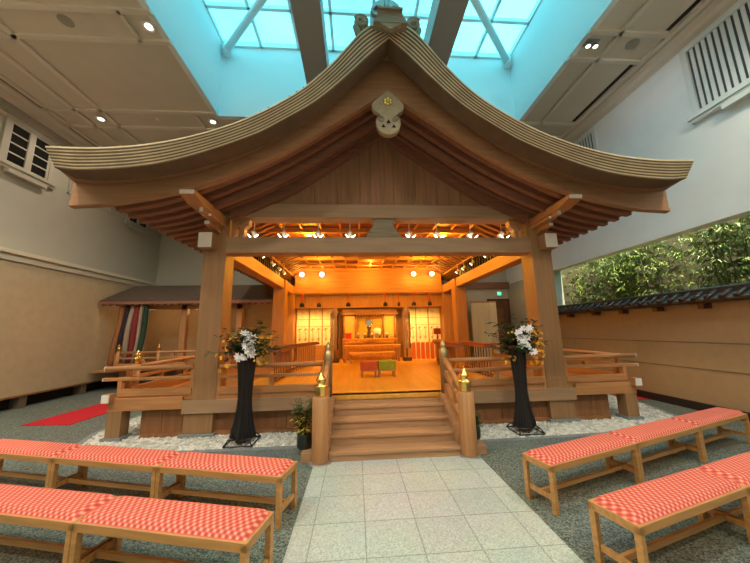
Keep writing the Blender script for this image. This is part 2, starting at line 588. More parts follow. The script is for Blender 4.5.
# skylight shaft, girders, frame and glass
struct(B(-OX - .12, -OX, OY0, OY1, ZC, ZG + .2), 'wall_skylight_left', SHAFT, label='painted left shaft wall of the skylight')
struct(B(OX, OX + .12, OY0, OY1, ZC, ZG + .2), 'wall_skylight_right', SHAFT, label='painted right shaft wall of the skylight')
struct(B(-OX - .12, OX + .12, OY1, OY1 + .12, ZC, ZG + .2), 'wall_skylight_back', SHAFT, label='painted rear shaft wall of the skylight')
struct(B(-OX - .12, OX + .12, OY0 - .12, OY0, ZC, ZG + .2), 'wall_skylight_front', SHAFT)
for x in (-1.36, 1.36):
    top(B(x - .27, x + .27, OY0 + .005, OY1 - .005, 7.5, 8.05), 'girder', GBOX, (x, 3, 7.5),
        'grey clad roof girder crossing the skylight, %s of the ridge' % ('left' if x < 0 else 'right'), 'girder', 'girders under the skylight')
m = MB()
for x in (-4.0, -3.0, -2.0, -1.05, 0.0, 1.05, 2.0, 3.0, 4.0):
    m.box(x - .035, x + .035, OY0, OY1, ZG, ZG + .10)
for y in (OY0, 0.3, 1.5, 2.6, 3.7, 4.85, 5.95, 6.93):
    m.box(-OX, OX, y - .035, y + .035, ZG, ZG + .10)
for x in (-1.5, 1.5):
    m.box(x - .05, x + .05, OY0, OY1, ZG - .25, ZG)
sk = struct(m, 'window_1', ALU, label='white aluminium frame of the skylight')
struct(B(-OX, OX, OY0, OY1, ZG + .10, ZG + .11), 'glass_pane', GLASS, sk)
for sx in (-1, 1):
    m = MB()
    a = Vector((sx * 3.86, 6.81, 9.02))
    b = Vector((sx * 1.6, 4.7, 9.12))
    m.tube([a, b], .085, 14)
    m.tube([a + Vector((sx * .0, .0, -.12)), a + Vector((0, 0, .20))], .10, 12)
    top(m, 'skylight_brace', ALU, a, 'white diagonal tube brace at the %s rear corner of the skylight' % ('left' if sx < 0 else 'right'), 'brace', 'diagonal tube braces under the glass')

# left casement windows
def casement(n, y0, y1, z0, z1):
    m = MB()
    x = XL
    m.box(x, x + .05, y0 - .16, y1 + .16, z1 + .03, z1 + .14)
    m.box(x, x + .08, y0 - .19, y1 + .19, z1 + .14, z1 + .19)
    m.box(x, x + .05, y0 - .16, y0 - .05, z0 - .03, z1 + .03)
    m.box(x, x + .05, y1 + .05, y1 + .16, z0 - .03, z1 + .03)
    m.box(x, x + .10, y0 - .22, y1 + .22, z0 - .10, z0 - .03)
    m.box(x, x + .07, y0 - .2, y1 + .2, z0 - .16, z0 - .10)
    m.box(x, x + .12, y0 + .0, y1 - .0, z0 - .26, z0 - .16)
    m.box(x, x + .03, y0 - .05, y0, z0 - .03, z1 + .03).box(x, x + .03, y1, y1 + .05, z0 - .03, z1 + .03)
    ym = (y0 + y1) / 2
    m.box(x, x + .04, ym - .07, ym + .07, z0, z1)
    m.box(x, x + .035, y0, y1, z1 - .02, z1 + .03).box(x, x + .035, y0, y1, z0 - .03, z0 + .02)
    for k in (1, 2, 3):
        z = z0 + (z1 - z0) * k / 4
        m.box(x, x + .03, y0, y1, z - .015, z + .015)
    fr = struct(m, 'window_%d' % n, WALLU, label='cream casement window with dark panes high on the left wall')
    struct(B(XL + .002, XL + .012, y0, y1, z0, z1), 'window_pane', WINDARK, fr)
casement(2, 6.55, 7.38, 5.54, 6.50)
casement(3, 10.2, 11.0, 5.54, 6.50)
# panel mouldings between the windows
m = MB()
for y0, y1 in ((8.0, 9.4),):
    for z in (5.5, 6.45):
        m.box(XL, XL + .025, y0, y1, z - .02, z + .02)
    m.box(XL, XL + .025, y0 - .02, y0 + .02, 5.48, 6.47).box(XL, XL + .025, y1 - .02, y1 + .02, 5.48, 6.47)
struct(m, 'trim_6', WALLU)

# right louvred windows
def louvre(n, y0, y1, z0, z1, cnt):
    m = MB()
    x = XR
    m.box(x - .05, x, y0 - .1, y0, z0 - .05, z1 + .1).box(x - .05, x, y1, y1 + .1, z0 - .05, z1 + .1)
    m.box(x - .05, x, y0, y1, z1, z1 + .1)
    m.box(x - .11, x, y0 - .16, y1 + .16, z0 - .14, z0 - .05)
    m.box(x - .08, x, y0 - .13, y1 + .13, z0 - .2, z0 - .14)
    m.box(x - .12, x, y0 + .15, y1 - .35, z0 - .3, z0 - .2)
    fr = struct(m, 'window_%d' % n, LOUV, label='pale louvred window with upright slats high on the right wall')
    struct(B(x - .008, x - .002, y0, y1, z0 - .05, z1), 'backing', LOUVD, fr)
    k = 0
    y = y1 - .07
    while y > y0 + .02:
        struct(B(x - .026, x - .010, y - .026, y + .026, z0 - .05, z1), 'slat', LOUV, fr)
        y -= .094
louvre(4, 2.4, 4.42, 5.55, 6.80, 20)
louvre(5, 6.72, 8.3, 5.55, 6.80, 16)

# ceiling fittings
def downlight(x, y, label, group='recessed ceiling downlights', e=1.0, seen=True):
    t_ = thing('ceiling_downlight', label, 'ceiling light', (x, y, ZC - .03), 0, group)
    MB().lathe((x, y, ZC - .03), [(.12, 0.03), (.125, .01), (.115, 0), (.07, 0.008), (.07, .03)], 24).build('trim_ring', WHITE, t_)
    MB().lathe((x, y, ZC - .022), [(.058, .0), (.058, .012)], 24).build('lamp', DGLOW, t_)
    light('downlight_lamp', 'SPOT', (x, y, ZC - .06), E_DOWN * e, WARM, t_, .08, (x, y, 0), math.radians(150), .6)
    return t_
downlight(-4.22, 4.70, 'bright round downlight in the left ceiling beside the skylight edge')
downlight(-7.06, 7.17, 'round downlight framed by moulding near the left casement window', e=.4)
downlight(-4.24, 7.16, 'small round downlight at the rear left corner of the skylight opening', e=.5)
for x, y, e, nm in ((-4.22, 1.5, 2.2, 'above the viewer left of the skylight'), (4.6, 1.5, 2.2, 'above the viewer right of the skylight'), (-7.06, 3.0, 1.3, 'near the left wall just ahead of the viewer'), (-2.5, -1.9, 2.2, 'behind the viewer on the left'), (2.5, -1.9, 2.2, 'behind the viewer on the right'), (-7.1, 0.0, 1.3, 'near the left wall beside the viewer')):
    downlight(x, y, 'recessed ceiling downlight ' + nm, 'downlights out of view', e)
for x, y, lb in ((-5.62, 4.68, 'round grey speaker grille in the left ceiling'), (5.09, 4.60, 'round grey speaker grille in the right ceiling')):
    top(MB().lathe((x, y, ZC - .012), [(.115, .012), (.115, .002), (.105, 0), (.02, 0)], 24), 'ceiling_speaker', mat('grille_grey', (0.34, 0.31, 0.26, 1), .7), (x, y, ZC), lb, 'speaker', 'ceiling speakers')
top(MB().lathe((-5.64, 7.13, ZC - .03), [(.05, .03), (.05, .01), (.03, 0)], 16), 'smoke_detector', CRIB, (-5.64, 7.13, ZC), 'small round detector in the left ceiling panel', 'detector')
t_ = thing('twin_ceiling_spot', 'pair of small spot heads in the right ceiling beside the skylight', 'ceiling light', (4.2, 4.6, ZC - .02))
MB().box(4.10, 4.36, 4.53, 4.67, ZC - .02, ZC - .004).build('plate', ZINC, t_)
light('twin_spot_lamp', 'SPOT', (4.23, 4.6, ZC - .14), 42, (.90, .97, 1.0), t_, .06, (6.0, 5.6, 4.6), math.radians(130), .8)
for dx in (0.05, .2):
    h = MB().lathe((4.1 + dx, 4.6, ZC - .10), [(.02, .08), (.045, .05), (.05, 0)], 14).build('lamp_head', ZINC, t_)
    MB().lathe((4.1 + dx, 4.6, ZC - .102), [(.04, 0), (.04, .004)], 14).build('lens', DGLOW, h)

# ------------------------------------------------------------------ ground: gravel beds, curbs, carpet
def pebbles(poly, n, name, label):
    def inside(x, y):
        c = False
        j = len(poly) - 1
        for i in range(len(poly)):
            (xi, yi), (xj, yj) = poly[i], poly[j]
            if (yi > y) != (yj > y) and x < (xj - xi) * (y - yi) / (yj - yi) + xi:
                c = not c
            j = i
        return c
    xs = [p[0] for p in poly]; ys = [p[1] for p in poly]
    m = MB()
    m.prismz(poly, 0.0, GZ)
    g = (1 + 5 ** .5) / 2
    iv = [Vector(v).normalized() for v in ((-1, g, 0), (1, g, 0), (-1, -g, 0), (1, -g, 0), (0, -1, g), (0, 1, g), (0, -1, -g), (0, 1, -g), (g, 0, -1), (g, 0, 1), (-g, 0, -1), (-g, 0, 1))]
    fi = [(0, 11, 5), (0, 5, 1), (0, 1, 7), (0, 7, 10), (0, 10, 11), (1, 5, 9), (5, 11, 4), (11, 10, 2), (10, 7, 6), (7, 1, 8), (3, 9, 4), (3, 4, 2), (3, 2, 6), (3, 6, 8), (3, 8, 9), (4, 9, 5), (2, 4, 11), (6, 2, 10), (8, 6, 7), (9, 8, 1)]
    k = 0
    while k < n:
        x, y = random.uniform(min(xs), max(xs)), random.uniform(min(ys), max(ys))
        if not inside(x, y):
            continue
        k += 1
        r = random.uniform(.012, .023)
        a = random.uniform(0, PI)
        ca, sa = math.cos(a), math.sin(a)
        sx, sy, sz = r * random.uniform(.9, 1.4), r * random.uniform(.7, 1), r * random.uniform(.5, .8)
        z = GZ + random.uniform(0, .010)
        m.add([(x + ca * v.x * sx - sa * v.y * sy, y + sa * v.x * sx + ca * v.y * sy, z + v.z * sz) for v in iv], fi, True)
    return tag(m.build(name, PEBBLE), label, 'gravel', None, 'stuff')
GZ = .08
PL = [(-1.19, 4.25), (-3.30, 4.25), (-4.25, 4.48), (-4.5, 5.1), (-4.55, 9.0), (-3.62, 9.0), (-3.62, 5.0), (-1.19, 5.0)]
PR = [(1.19, 4.16), (1.80, 4.18), (3.0, 4.23), (3.95, 4.38), (4.75, 4.76), (5.05, 5.6), (5.1, 9.0), (3.62, 9.0), (3.62, 5.0), (1.19, 5.0)]
pebbles(PL, 8000, 'gravel', 'white pebble bed below the pavilion, left of the stairs')
pebbles(PR, 8000, 'gravel', 'white pebble bed below the pavilion, right of the stairs')
def curbline(pts, name, label):
    m = MB()
    for a, b in zip(pts, pts[1:]):
        m.bar((a[0], a[1], .0425), (b[0], b[1], .0425), .09, .085)
    struct(m, name, CURB, label=label)
curbline([(-1.19, 4.205), (-3.31, 4.205), (-4.29, 4.44), (-4.55, 5.1), (-4.6, 9.0)], 'trim_7', 'grey stone edging of the left pebble bed')
curbline([(1.19, 4.115), (1.8, 4.135), (3.0, 4.185), (3.97, 4.335), (4.79, 4.73), (5.1, 5.6), (5.15, 9.0)], 'trim_8', 'grey stone edging of the right pebble bed')
top(MB().prismz([(-6.55, 6.0), (-5.66, 5.93), (-5.55, 8.6), (-6.45, 8.6)], 0, .012), 'red_carpet', REDC, (-6, 7, 0), 'bright red carpet runner on the floor left of the pavilion', 'carpet')
top(MB().prismz([(5.35, 6.2), (5.82, 6.2), (5.82, 8.6), (5.35, 8.6)], 0, .012), 'red_carpet', REDC, (5.6, 7, 0), 'dim red carpet strip between the pebbles and the right fence wall', 'carpet')

# ------------------------------------------------------------------ right fence wall with tile coping
fw = thing('garden_wall', 'tan plaster garden wall with dark tile coping along the right side', 'wall', (5.95, 4, 0))
B(5.9, 6.0, YF, 9.0, .12, 1.96).build('wall_panel', FENCE, fw)
m = MB()
for z in (1.245, .765):
    m.box(5.893, 5.9, YF, 9.0, z - .010, z + .010)
m.build('groove_strip', mat('groove', (0.20, 0.15, 0.09, 1), .8), fw)
B(5.86, 6.0, YF, 9.0, 0, .15).build('plinth', DPLINTH, fw)
m = MB()
m.box(5.74, 6.1, YF, 9.0, 1.96, 2.0)
m.prism([(5.68, 1.985), (5.68, 2.02), (5.93, 2.17), (6.18, 2.02), (6.18, 1.985), (5.93, 2.11)], YF, 9.02)
m.tube([(5.93, YF, 2.19), (5.93, 9.04, 2.19)], .055, 12)
m.tube([(5.93, YF, 2.12), (5.93, 9.04, 2.12)], .075, 12)
y = YF + .1
while y < 9.0:
    m.tube([(5.665, y, 2.035), (5.92, y, 2.18)], .032, 8)
    m.tube([(5.66, y, 2.03), (5.675, y, 2.038)], .042, 10)
    y += .205
m.build('tile_coping', TILE, fw)
for y in (8.19, 7.28, 6.48, 5.68, 4.86, 4.05, 3.25, 2.45, 1.6, .8):
    B(5.74, 5.9, y - .05, y + .05, 1.86, 1.95).build('bracket', WDARK, fw)

# bamboo court
def bamboo(x, y, h, n, label, seed):
    rnd = random.Random(seed)
    t_ = thing('bamboo_plant', label, 'bamboo', (x, y, .9), 0, 'bamboo in the court behind the garden wall')
    lf = MB()
    for k in range(n):
        bx_, by_ = x + rnd.uniform(-.35, .35), y + rnd.uniform(-.35, .35)
        hh = h * rnd.uniform(.75, 1.05)
        lean = Vector((rnd.uniform(-.25, .1), rnd.uniform(-.2, .2), 0))
        pts = [Vector((bx_, by_, .88)) + lean * (i / 6) ** 2 + Vector((0, 0, hh * i / 6)) for i in range(7)]
        MB().tube(pts, [.016, .016, .015, .014, .012, .009, .005], 7).build('culm', CULM, t_)
        for i in range(2, 26):
            f = i / 26
            p = pts[0].lerp(pts[-1], f)
            p = pts[min(5, int(f * 6))].lerp(pts[min(6, int(f * 6) + 1)], f * 6 % 1)
            for q in range(2):
                a = rnd.uniform(0, 2 * PI)
                L = rnd.uniform(.2, .55) * (1 - .4 * f)
                d = Vector((math.cos(a), math.sin(a), rnd.uniform(-.1, .5)))
                e = p + d * L
                for s_ in range(12):
                    r_ = p.lerp(e, rnd.uniform(.3, 1))
                    aa = a + rnd.uniform(-1.2, 1.2)
                    lf.leaf(r_, (math.cos(aa), math.sin(aa), rnd.uniform(-.5, .3)), rnd.uniform(.10, .19), rnd.uniform(.020, .034), .3)
    lf.build('leaves', LEAFG, t_)
spots = [(7.2, 9.3, 2.9, 7, 'bamboo nearest the far end of the court, beside the pavilion post'),
         (7.6, 8.5, 3.3, 8, 'bamboo second from the far end of the court'),
         (7.15, 7.8, 3.3, 8, 'bright bamboo clump in the middle of the left bamboo group'),
         (7.5, 7.15, 3.5, 8, 'tall dark bamboo at the right end of the left group'),
         (7.6, 6.35, 3.0, 2, 'sparse bamboo beside the bare patch of court wall'),
         (7.2, 5.35, 3.5, 9, 'tall bright bamboo at the right edge of the view'),
         (7.7, 4.9, 3.7, 8, 'rearmost bamboo at the right edge of the view')]
for i, s_ in enumerate(spots):
    bamboo(*s_, 40 + i)
light('court_sun_spot', 'SPOT', (6.7, 5.2, 9.5), E_GARDEN, (1.0, .93, .62), None, .12, (7.3, 6.9, 1.6), math.radians(75), .3)  # unseen spot added high above the court in place of sunlight

# ------------------------------------------------------------------ PAVILION
pav = thing('shrine_pavilion', 'large timber shrine pavilion with sweeping curved gable roof in the hall', 'pavilion', (0, 7, 0))

def interp(tab):
    xs = [a for a, b in tab]; ys = [b for a, b in tab]
    def f(x):
        x = abs(x)
        if x >= xs[-1]: return ys[-1] + (x - xs[-1]) * (ys[-1] - ys[-2]) / (xs[-1] - xs[-2])
        i = max(k for k in range(len(xs)) if xs[k] <= x)
        if i == len(xs) - 1: return ys[-1]
        h = xs[i + 1] - xs[i]
        s = (x - xs[i]) / h
        def sl(k):
            if k == 0: return (ys[1] - ys[0]) / (xs[1] - xs[0])
            if k == len(xs) - 1: return (ys[-1] - ys[-2]) / (xs[-1] - xs[-2])
            return (ys[k + 1] - ys[k - 1]) / (xs[k + 1] - xs[k - 1])
        a, b, c, d = ys[i], sl(i) * h, ys[i + 1], sl(i + 1) * h
        return (2 * s**3 - 3 * s**2 + 1) * a + (s**3 - 2 * s**2 + s) * b + (-2 * s**3 + 3 * s**2) * c + (s**3 - s**2) * d
    return f
f_top = interp([(0, 5.74), (.2, 5.66), (.4, 5.49), (.75, 5.02), (1.16, 4.59), (1.76, 4.19), (2.33, 3.945), (2.88, 3.80), (3.45, 3.735), (4.02, 3.735)])
f_bot = interp([(0, 5.50), (.25, 5.25), (.54, 4.93), (.96, 4.52), (1.38, 4.225), (1.77, 3.99), (2.55, 3.675), (3.09, 3.545), (3.75, 3.49), (4.02, 3.515)])
f_bt = interp([(0, 5.70), (.24, 5.46), (.76, 4.93), (1.24, 4.50), (1.79, 4.09), (2.31, 3.83), (2.69, 3.70), (3.19, 3.585), (3.68, 3.53), (4.14, 3.55)])
f_bb = interp([(0, 5.06), (.25, 4.87), (.76, 4.51), (1.23, 4.18), (1.76, 3.86), (2.29, 3.61), (2.64, 3.48), (3.16, 3.345), (3.67, 3.25), (4.14, 3.22)])

NX = 56
XE = 4.02
xs_ = [-XE + 2 * XE * i / (2 * NX) for i in range(2 * NX + 1)]
# layered shingle edge of the gable: nine courses, each stepping back a little
NL = 7
roof = MB()
lay_l, lay_d = MB(), MB()
YT, YBm = 3.25, 3.335
for k in range(NL):
    s0, s1 = k / NL, (k + 1) / NL          # 0 = top
    y0 = YT + (YBm - YT) * s0
    for (a, b, yy, mb) in ((s0, s0 + .56 / NL, y0, lay_l), (s0 + .56 / NL, s1, y0 + .004, lay_d)):
        p = []
        for x in xs_:
            zt, zb = f_top(x), f_bot(x)
            ex = 1 - .016 * a
            ex2 = 1 - .016 * b
            za, zb2 = zt + (zb - zt) * a, zt + (zb - zt) * b
            p += [(x * ex, yy, za), (x * ex2, yy, zb2), (x * ex, yy + .25, za), (x * ex2, yy + .25, zb2)]
        fs = []
        for i in range(len(xs_) - 1):
            o = i * 4
            fs += [(o, o + 4, o + 5, o + 1), (o + 1, o + 5, o + 7, o + 3), (o, o + 2, o + 6, o + 4)]
        e = (len(xs_) - 1) * 4
        fs += [(0, 1, 3, 2), (e, e + 2, e + 3, e + 1)]
        mb.add(p, fs)
rf = MB()
YR0, YR1 = 3.47, 10.9
polyt = [(x, f_top(x)) for x in xs_]
polyb = [(x * .985, min(max(f_bt(x), f_bot(x)) + .03, f_top(x) - .02)) for x in xs_]
n = len(xs_)
p = [(x, YR0, z) for x, z in polyt] + [(x, YR1, z) for x, z in polyt] + [(x, YR0, z) for x, z in polyb] + [(x, YR1, z) for x, z in polyb]
fs = []
for i in range(n - 1):
    fs += [(i, i + n, i + 1 + n, i + 1), (i + 2 * n, i + 1 + 2 * n, i + 1 + 3 * n, i + 3 * n), (i, i + 1, i + 1 + 2 * n, i + 2 * n), (i + n, i + 3 * n, i + 1 + 3 * n, i + 1 + n)]
fs += [(0, 2 * n, 3 * n, n), (n - 1, 2 * n - 1, 4 * n - 1, 3 * n - 1)]
rf.add(p, fs)
BARK1 = mat('pale_shingle_edge', (0.60, 0.49, 0.31, 1), .75, 0, 5, .15)
BARK2 = mat('dark_shingle_joint', (0.13, 0.085, 0.05, 1), .85, 0, 5, .15)
rfo = rf.build('shingle_roof', THATCH2, pav, label='thick layered bark shingle roof')
lay_l.build('edge_course', BARK1, rfo, label='pale layered shingle edge')
lay_d.build('edge_course', BARK2, rfo, label='dark joints of the shingle edge')
# tips of shingle courses on the upper slopes (rough saw-tooth seen against the sky)
m = MB()
for k in range(46):
    y = 3.6 + k * .16
    for sx in (-1, 1):
        pts = [(sx * x, f_top(x) + .012) for x in (.35, .8, 1.3, 1.9, 2.5, 3.2, 4.0)]
        for (xa, za), (xb, zb) in zip(pts, pts[1:]):
            m.bar((xa, y, za), (xb, y, zb), .02, .03)
m.build('shingle_course', THATCH2, rfo)

m = MB()
for k in range(16):
    x = -.85 - k * .085
    m.box(x - .03, x + random.uniform(.0, .025), 3.28, 3.40, f_top(x) - .02, f_top(x) + random.uniform(.012, .032))
m.build('shingle_tip', THATCH2, rfo)
# soffit between shingle edge and barge boards
m = MB()
p = []
for x in xs_:
    p += [(x * .985, 3.38, f_bot(x) + .004), (x * 1.03, 3.80, f_bt(x * 1.03) + .005)]
m.add(p, [(i * 2, i * 2 + 1, i * 2 + 3, i * 2 + 2) for i in range(len(xs_) - 1)])
m.build('gable_soffit', mat('soffit_board', (0.33, 0.17, 0.085, 1), .6, 0, 10, .15), pav)
WBARGE = mat('barge_board_wood', (0.36, 0.19, 0.095, 1), .55, 0, 20, .16, .05, 'X')
# two barge boards
for sx in (-1, 1):
    xx = [4.14 * i / 40 for i in range(41)]
    poly = [(sx * x, f_bt(x)) for x in xx] + [(sx * x, f_bb(x)) for x in reversed(xx)]
    if sx > 0: poly = poly[::-1]
    m = MB()
    # strips to keep the concave outline clean
    for i in range(40):
        a, b = xx[i], xx[i + 1]
        q = [(sx * a, f_bt(a)), (sx * b, f_bt(b)), (sx * b, f_bb(b)), (sx * a, f_bb(a))]
        if sx < 0: q = q[::-1]
        m.prism(q, 3.75, 3.815)
    m.build('barge_board', WBARGE, pav, label='broad curved barge board, %s half of the gable' % ('left' if sx < 0 else 'right'))
    m = MB()
    for i in range(40):
        a, b = xx[i], xx[i + 1]
        m.bar((sx * a, 3.745, f_bb(a) + .035), (sx * b, 3.745, f_bb(b) + .035), .02, .05)
    m.build('barge_moulding', WBARGE, pav)
    # inner barge rib nearer the pediment
    m = MB()
    for i in range(27):
        a, b = xx[i], xx[i + 1]
        q = [(sx * a, f_bb(a) + .10), (sx * b, f_bb(b) + .10), (sx * b, f_bb(b) - .05), (sx * a, f_bb(a) - .05)]
        if sx < 0: q = q[::-1]
        m.prism(q, 4.25, 4.33)
    m.build('inner_barge_board', WRAF, pav)
# roof deck and rafters
f_rb = lambda x: f_bb(x) + (.06 if abs(x) < 2.2 else .06 - .08 * min(1, (abs(x) - 2.2) / 1.0))
xr = [3.66 * i / 30 for i in range(-30, 31)]
m = MB()
for a, b in zip(xr, xr[1:]):
    m.prism([(a, f_rb(a) + .12), (a, f_rb(a) + .15), (b, f_rb(b) + .15), (b, f_rb(b) + .12)], 3.86, 10.8)
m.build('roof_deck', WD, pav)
y = 3.93
while y < 10.7:
    for sx in (-1, 1):
        m = MB()
        xx = [3.68 * i / 14 for i in range(15)]
        for a, b in zip(xx, xx[1:]):
            q = [(sx * a, f_rb(a) + .118), (sx * b, f_rb(b) + .118), (sx * b, f_rb(b)), (sx * a, f_rb(a))]
            if sx < 0: q = q[::-1]
            m.prism(q, y - .045, y + .045)
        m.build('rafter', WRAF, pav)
    y += .21
# eave fillers
for sx in (-1, 1):
    m = MB().bar((sx * 3.74, 3.86, 3.34), (sx * 3.74, 10.8, 3.34), .05, .07)
    m.build('eave_batten', WRAF, pav)
# ridge end: layered trapezoid, scrolls, crown ornament
m = MB()
for k in range(5):
    z0 = 5.555 + k * .036
    hw = .225 - k * .016
    m.box(-hw, hw, 3.15 + .004 * k, 3.60, z0, z0 + .026)
    m.box(-hw + .010, hw - .010, 3.165, 3.58, z0 + .026, z0 + .036)
m.prism([(0, 5.465), (.15, 5.555), (-.15, 5.555)], 3.16, 3.22)
m.box(-.165, .165, 3.12, 3.62, 5.735, 5.76)
rc = m.build('ridge_end', RIDGE, pav, label='layered wooden ridge end block')
MB().prism([(-.17, 5.60), (.17, 5.60), (.15, 5.98), (-.15, 5.98)], 3.6, YR1).build('ridge_beam', RIDGE, pav)
for sx in (-1, 1):
    m = MB()
    c = Vector((sx * .375, 3.45, 5.915))
    sp_ = []
    for i in range(26):
        a = i / 25 * 3.6 * PI
        r = .10 * (1 - i / 32)
        sp_.append(c + Vector((sx * math.cos(a + .6) * r, 0, math.sin(a + .6) * r)))
    m.tube(sp_, .028, 8)
    m.tube([c + Vector((0, .08, 0)), c + Vector((0, .0, 0))], .10, 16)
    m.tube([(sx * .30, 3.48, 5.62), (sx * .42, 3.48, 5.74), (sx * .45, 3.48, 5.86)], [.03, .05, .05], 8)
    m.build('scroll', RIDGE, rc)
m = MB()
m.prism([(-.24, 6.06)] + [(.24 * math.cos(PI - i * PI / 12), 6.16 + .27 * math.sin(i * PI / 12)) for i in range(13)] + [(.24, 6.06), (.2, 5.7), (-.2, 5.7)], 3.52, 3.62)
for sx in (-1, 1):
    m.tube([(sx * .12 + .09 * math.cos(i / 9 * 2 * PI), 3.50, 6.18 + .09 * math.sin(i / 9 * 2 * PI)) for i in range(10)], .022, 7)
m.tube([(0, 3.50, 6.0), (0, 3.50, 6.5)], .035, 10)
m.build('crown_ornament', ZINC, rc)

# pendant (gegyo) with gilt six-petal boss
half = [(0, 5.02), (.08, 4.94), (.16, 4.87), (.225, 4.80), (.235, 4.74), (.21, 4.68), (.16, 4.65), (.13, 4.62), (.115, 4.60), (.15, 4.585), (.175, 4.55), (.18, 4.49), (.165, 4.42), (.135, 4.36), (.09, 4.325), (.04, 4.305), (0, 4.30)]
poly = half + [(-x, z) for x, z in reversed(half[1:-1])]
m = MB()
# built as left/right strips around three pierced holes
def ring_fill(poly):
    return poly
m.prism(poly[::-1], 3.66, 3.74)
pend = m.build('gable_pendant', PENDANT, pav, bevel=.008, label='carved pale wooden gable pendant')
for sx in (-1, 1):
    sp_ = []
    for i in range(20):
        a = i / 19 * 2.6 * PI
        r = .05 * (1 - i / 26)
        sp_.append((sx * (.10 + math.cos(a) * r), 3.655, 4.535 + math.sin(a) * r))
    MB().tube(sp_, .009, 6).build('carved_scroll', RIDGE, pend)
m = MB()
for cx, cz, w_ in ((0, 4.50, .028), (-.075, 4.43, .024), (.075, 4.43, .024)):
    m.prism([(cx - w_, cz - w_ * .8), (cx + w_, cz - w_ * .8), (cx, cz + w_)], 3.645, 3.662)
m.build('pierced_hole', VOID, pend)
m = MB()
for k in range(6):
    a = k * PI / 3 + PI / 6
    m.ball((math.cos(a) * .045, 3.65, 4.82 + math.sin(a) * .045), .030, (1, .6, 1), 10, 6)
m.ball((0, 3.64, 4.82), .022, (1, .8, 1), 10, 6)
m.build('flower_boss', GOLD, pend)

# pediment wall of upright boards
m = MB()
nb = 26
for i in range(nb):
    a = -2.55 + 5.1 * i / nb
    b = a + 5.1 / nb - .006
    m.prism([(a, 3.70), (b, 3.70), (b, f_rb(b) + .13), (a, f_rb(a) + .13)], 4.74 + .004 * (i % 2), 4.78)
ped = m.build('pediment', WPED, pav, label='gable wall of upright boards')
B(-.035, .035, 4.70, 4.745, 3.72, 5.0).build('batten', WPED, ped)
m = MB()
for sx in (-1, 1):
    xx = [2.5 * i / 20 for i in range(21)]
    for a, b in zip(xx, xx[1:]):
        q = [(sx * a, f_rb(a) + .02), (sx * b, f_rb(b) + .02), (sx * b, f_rb(b) - .12 - .02 * b), (sx * a, f_rb(a) - .12 - .02 * a)]
        if sx < 0: q = q[::-1]
        m.prism(q, 4.62, 4.74)
m.build('raking_beam', WRAF, ped)
# beams
B(-3.2, 3.2, 4.70, 4.98, 3.48, 3.72).build('upper_beam', WBEAM, pav, .008, label='upper cross beam under the gable')
B(-2.95, 2.95, 4.71, 4.97, 2.87, 3.14).build('main_beam', WBEAM, pav, .010, label='thick lower cross beam between the front posts')
# frog-leg strut
m = MB()
hf = [(0, 3.48), (.20, 3.48), (.21, 3.44), (.16, 3.41), (.19, 3.33), (.25, 3.24), (.30, 3.17), (.30, 3.14), (0, 3.14)]
pl = hf + [(-x, z) for x, z in reversed(hf[1:-1])]
m.prism(pl[::-1], 4.74, 4.88)
m.build('carved_strut', RIDGE, pav, .006, label='grey frog-leg strut between the two beams')
BRK = ((2.665, 3.335, .06, .09, 4.05), (2.66, 3.31, .13, .045, 4.2), (2.73, 3.25, .08, .06, 4.35))
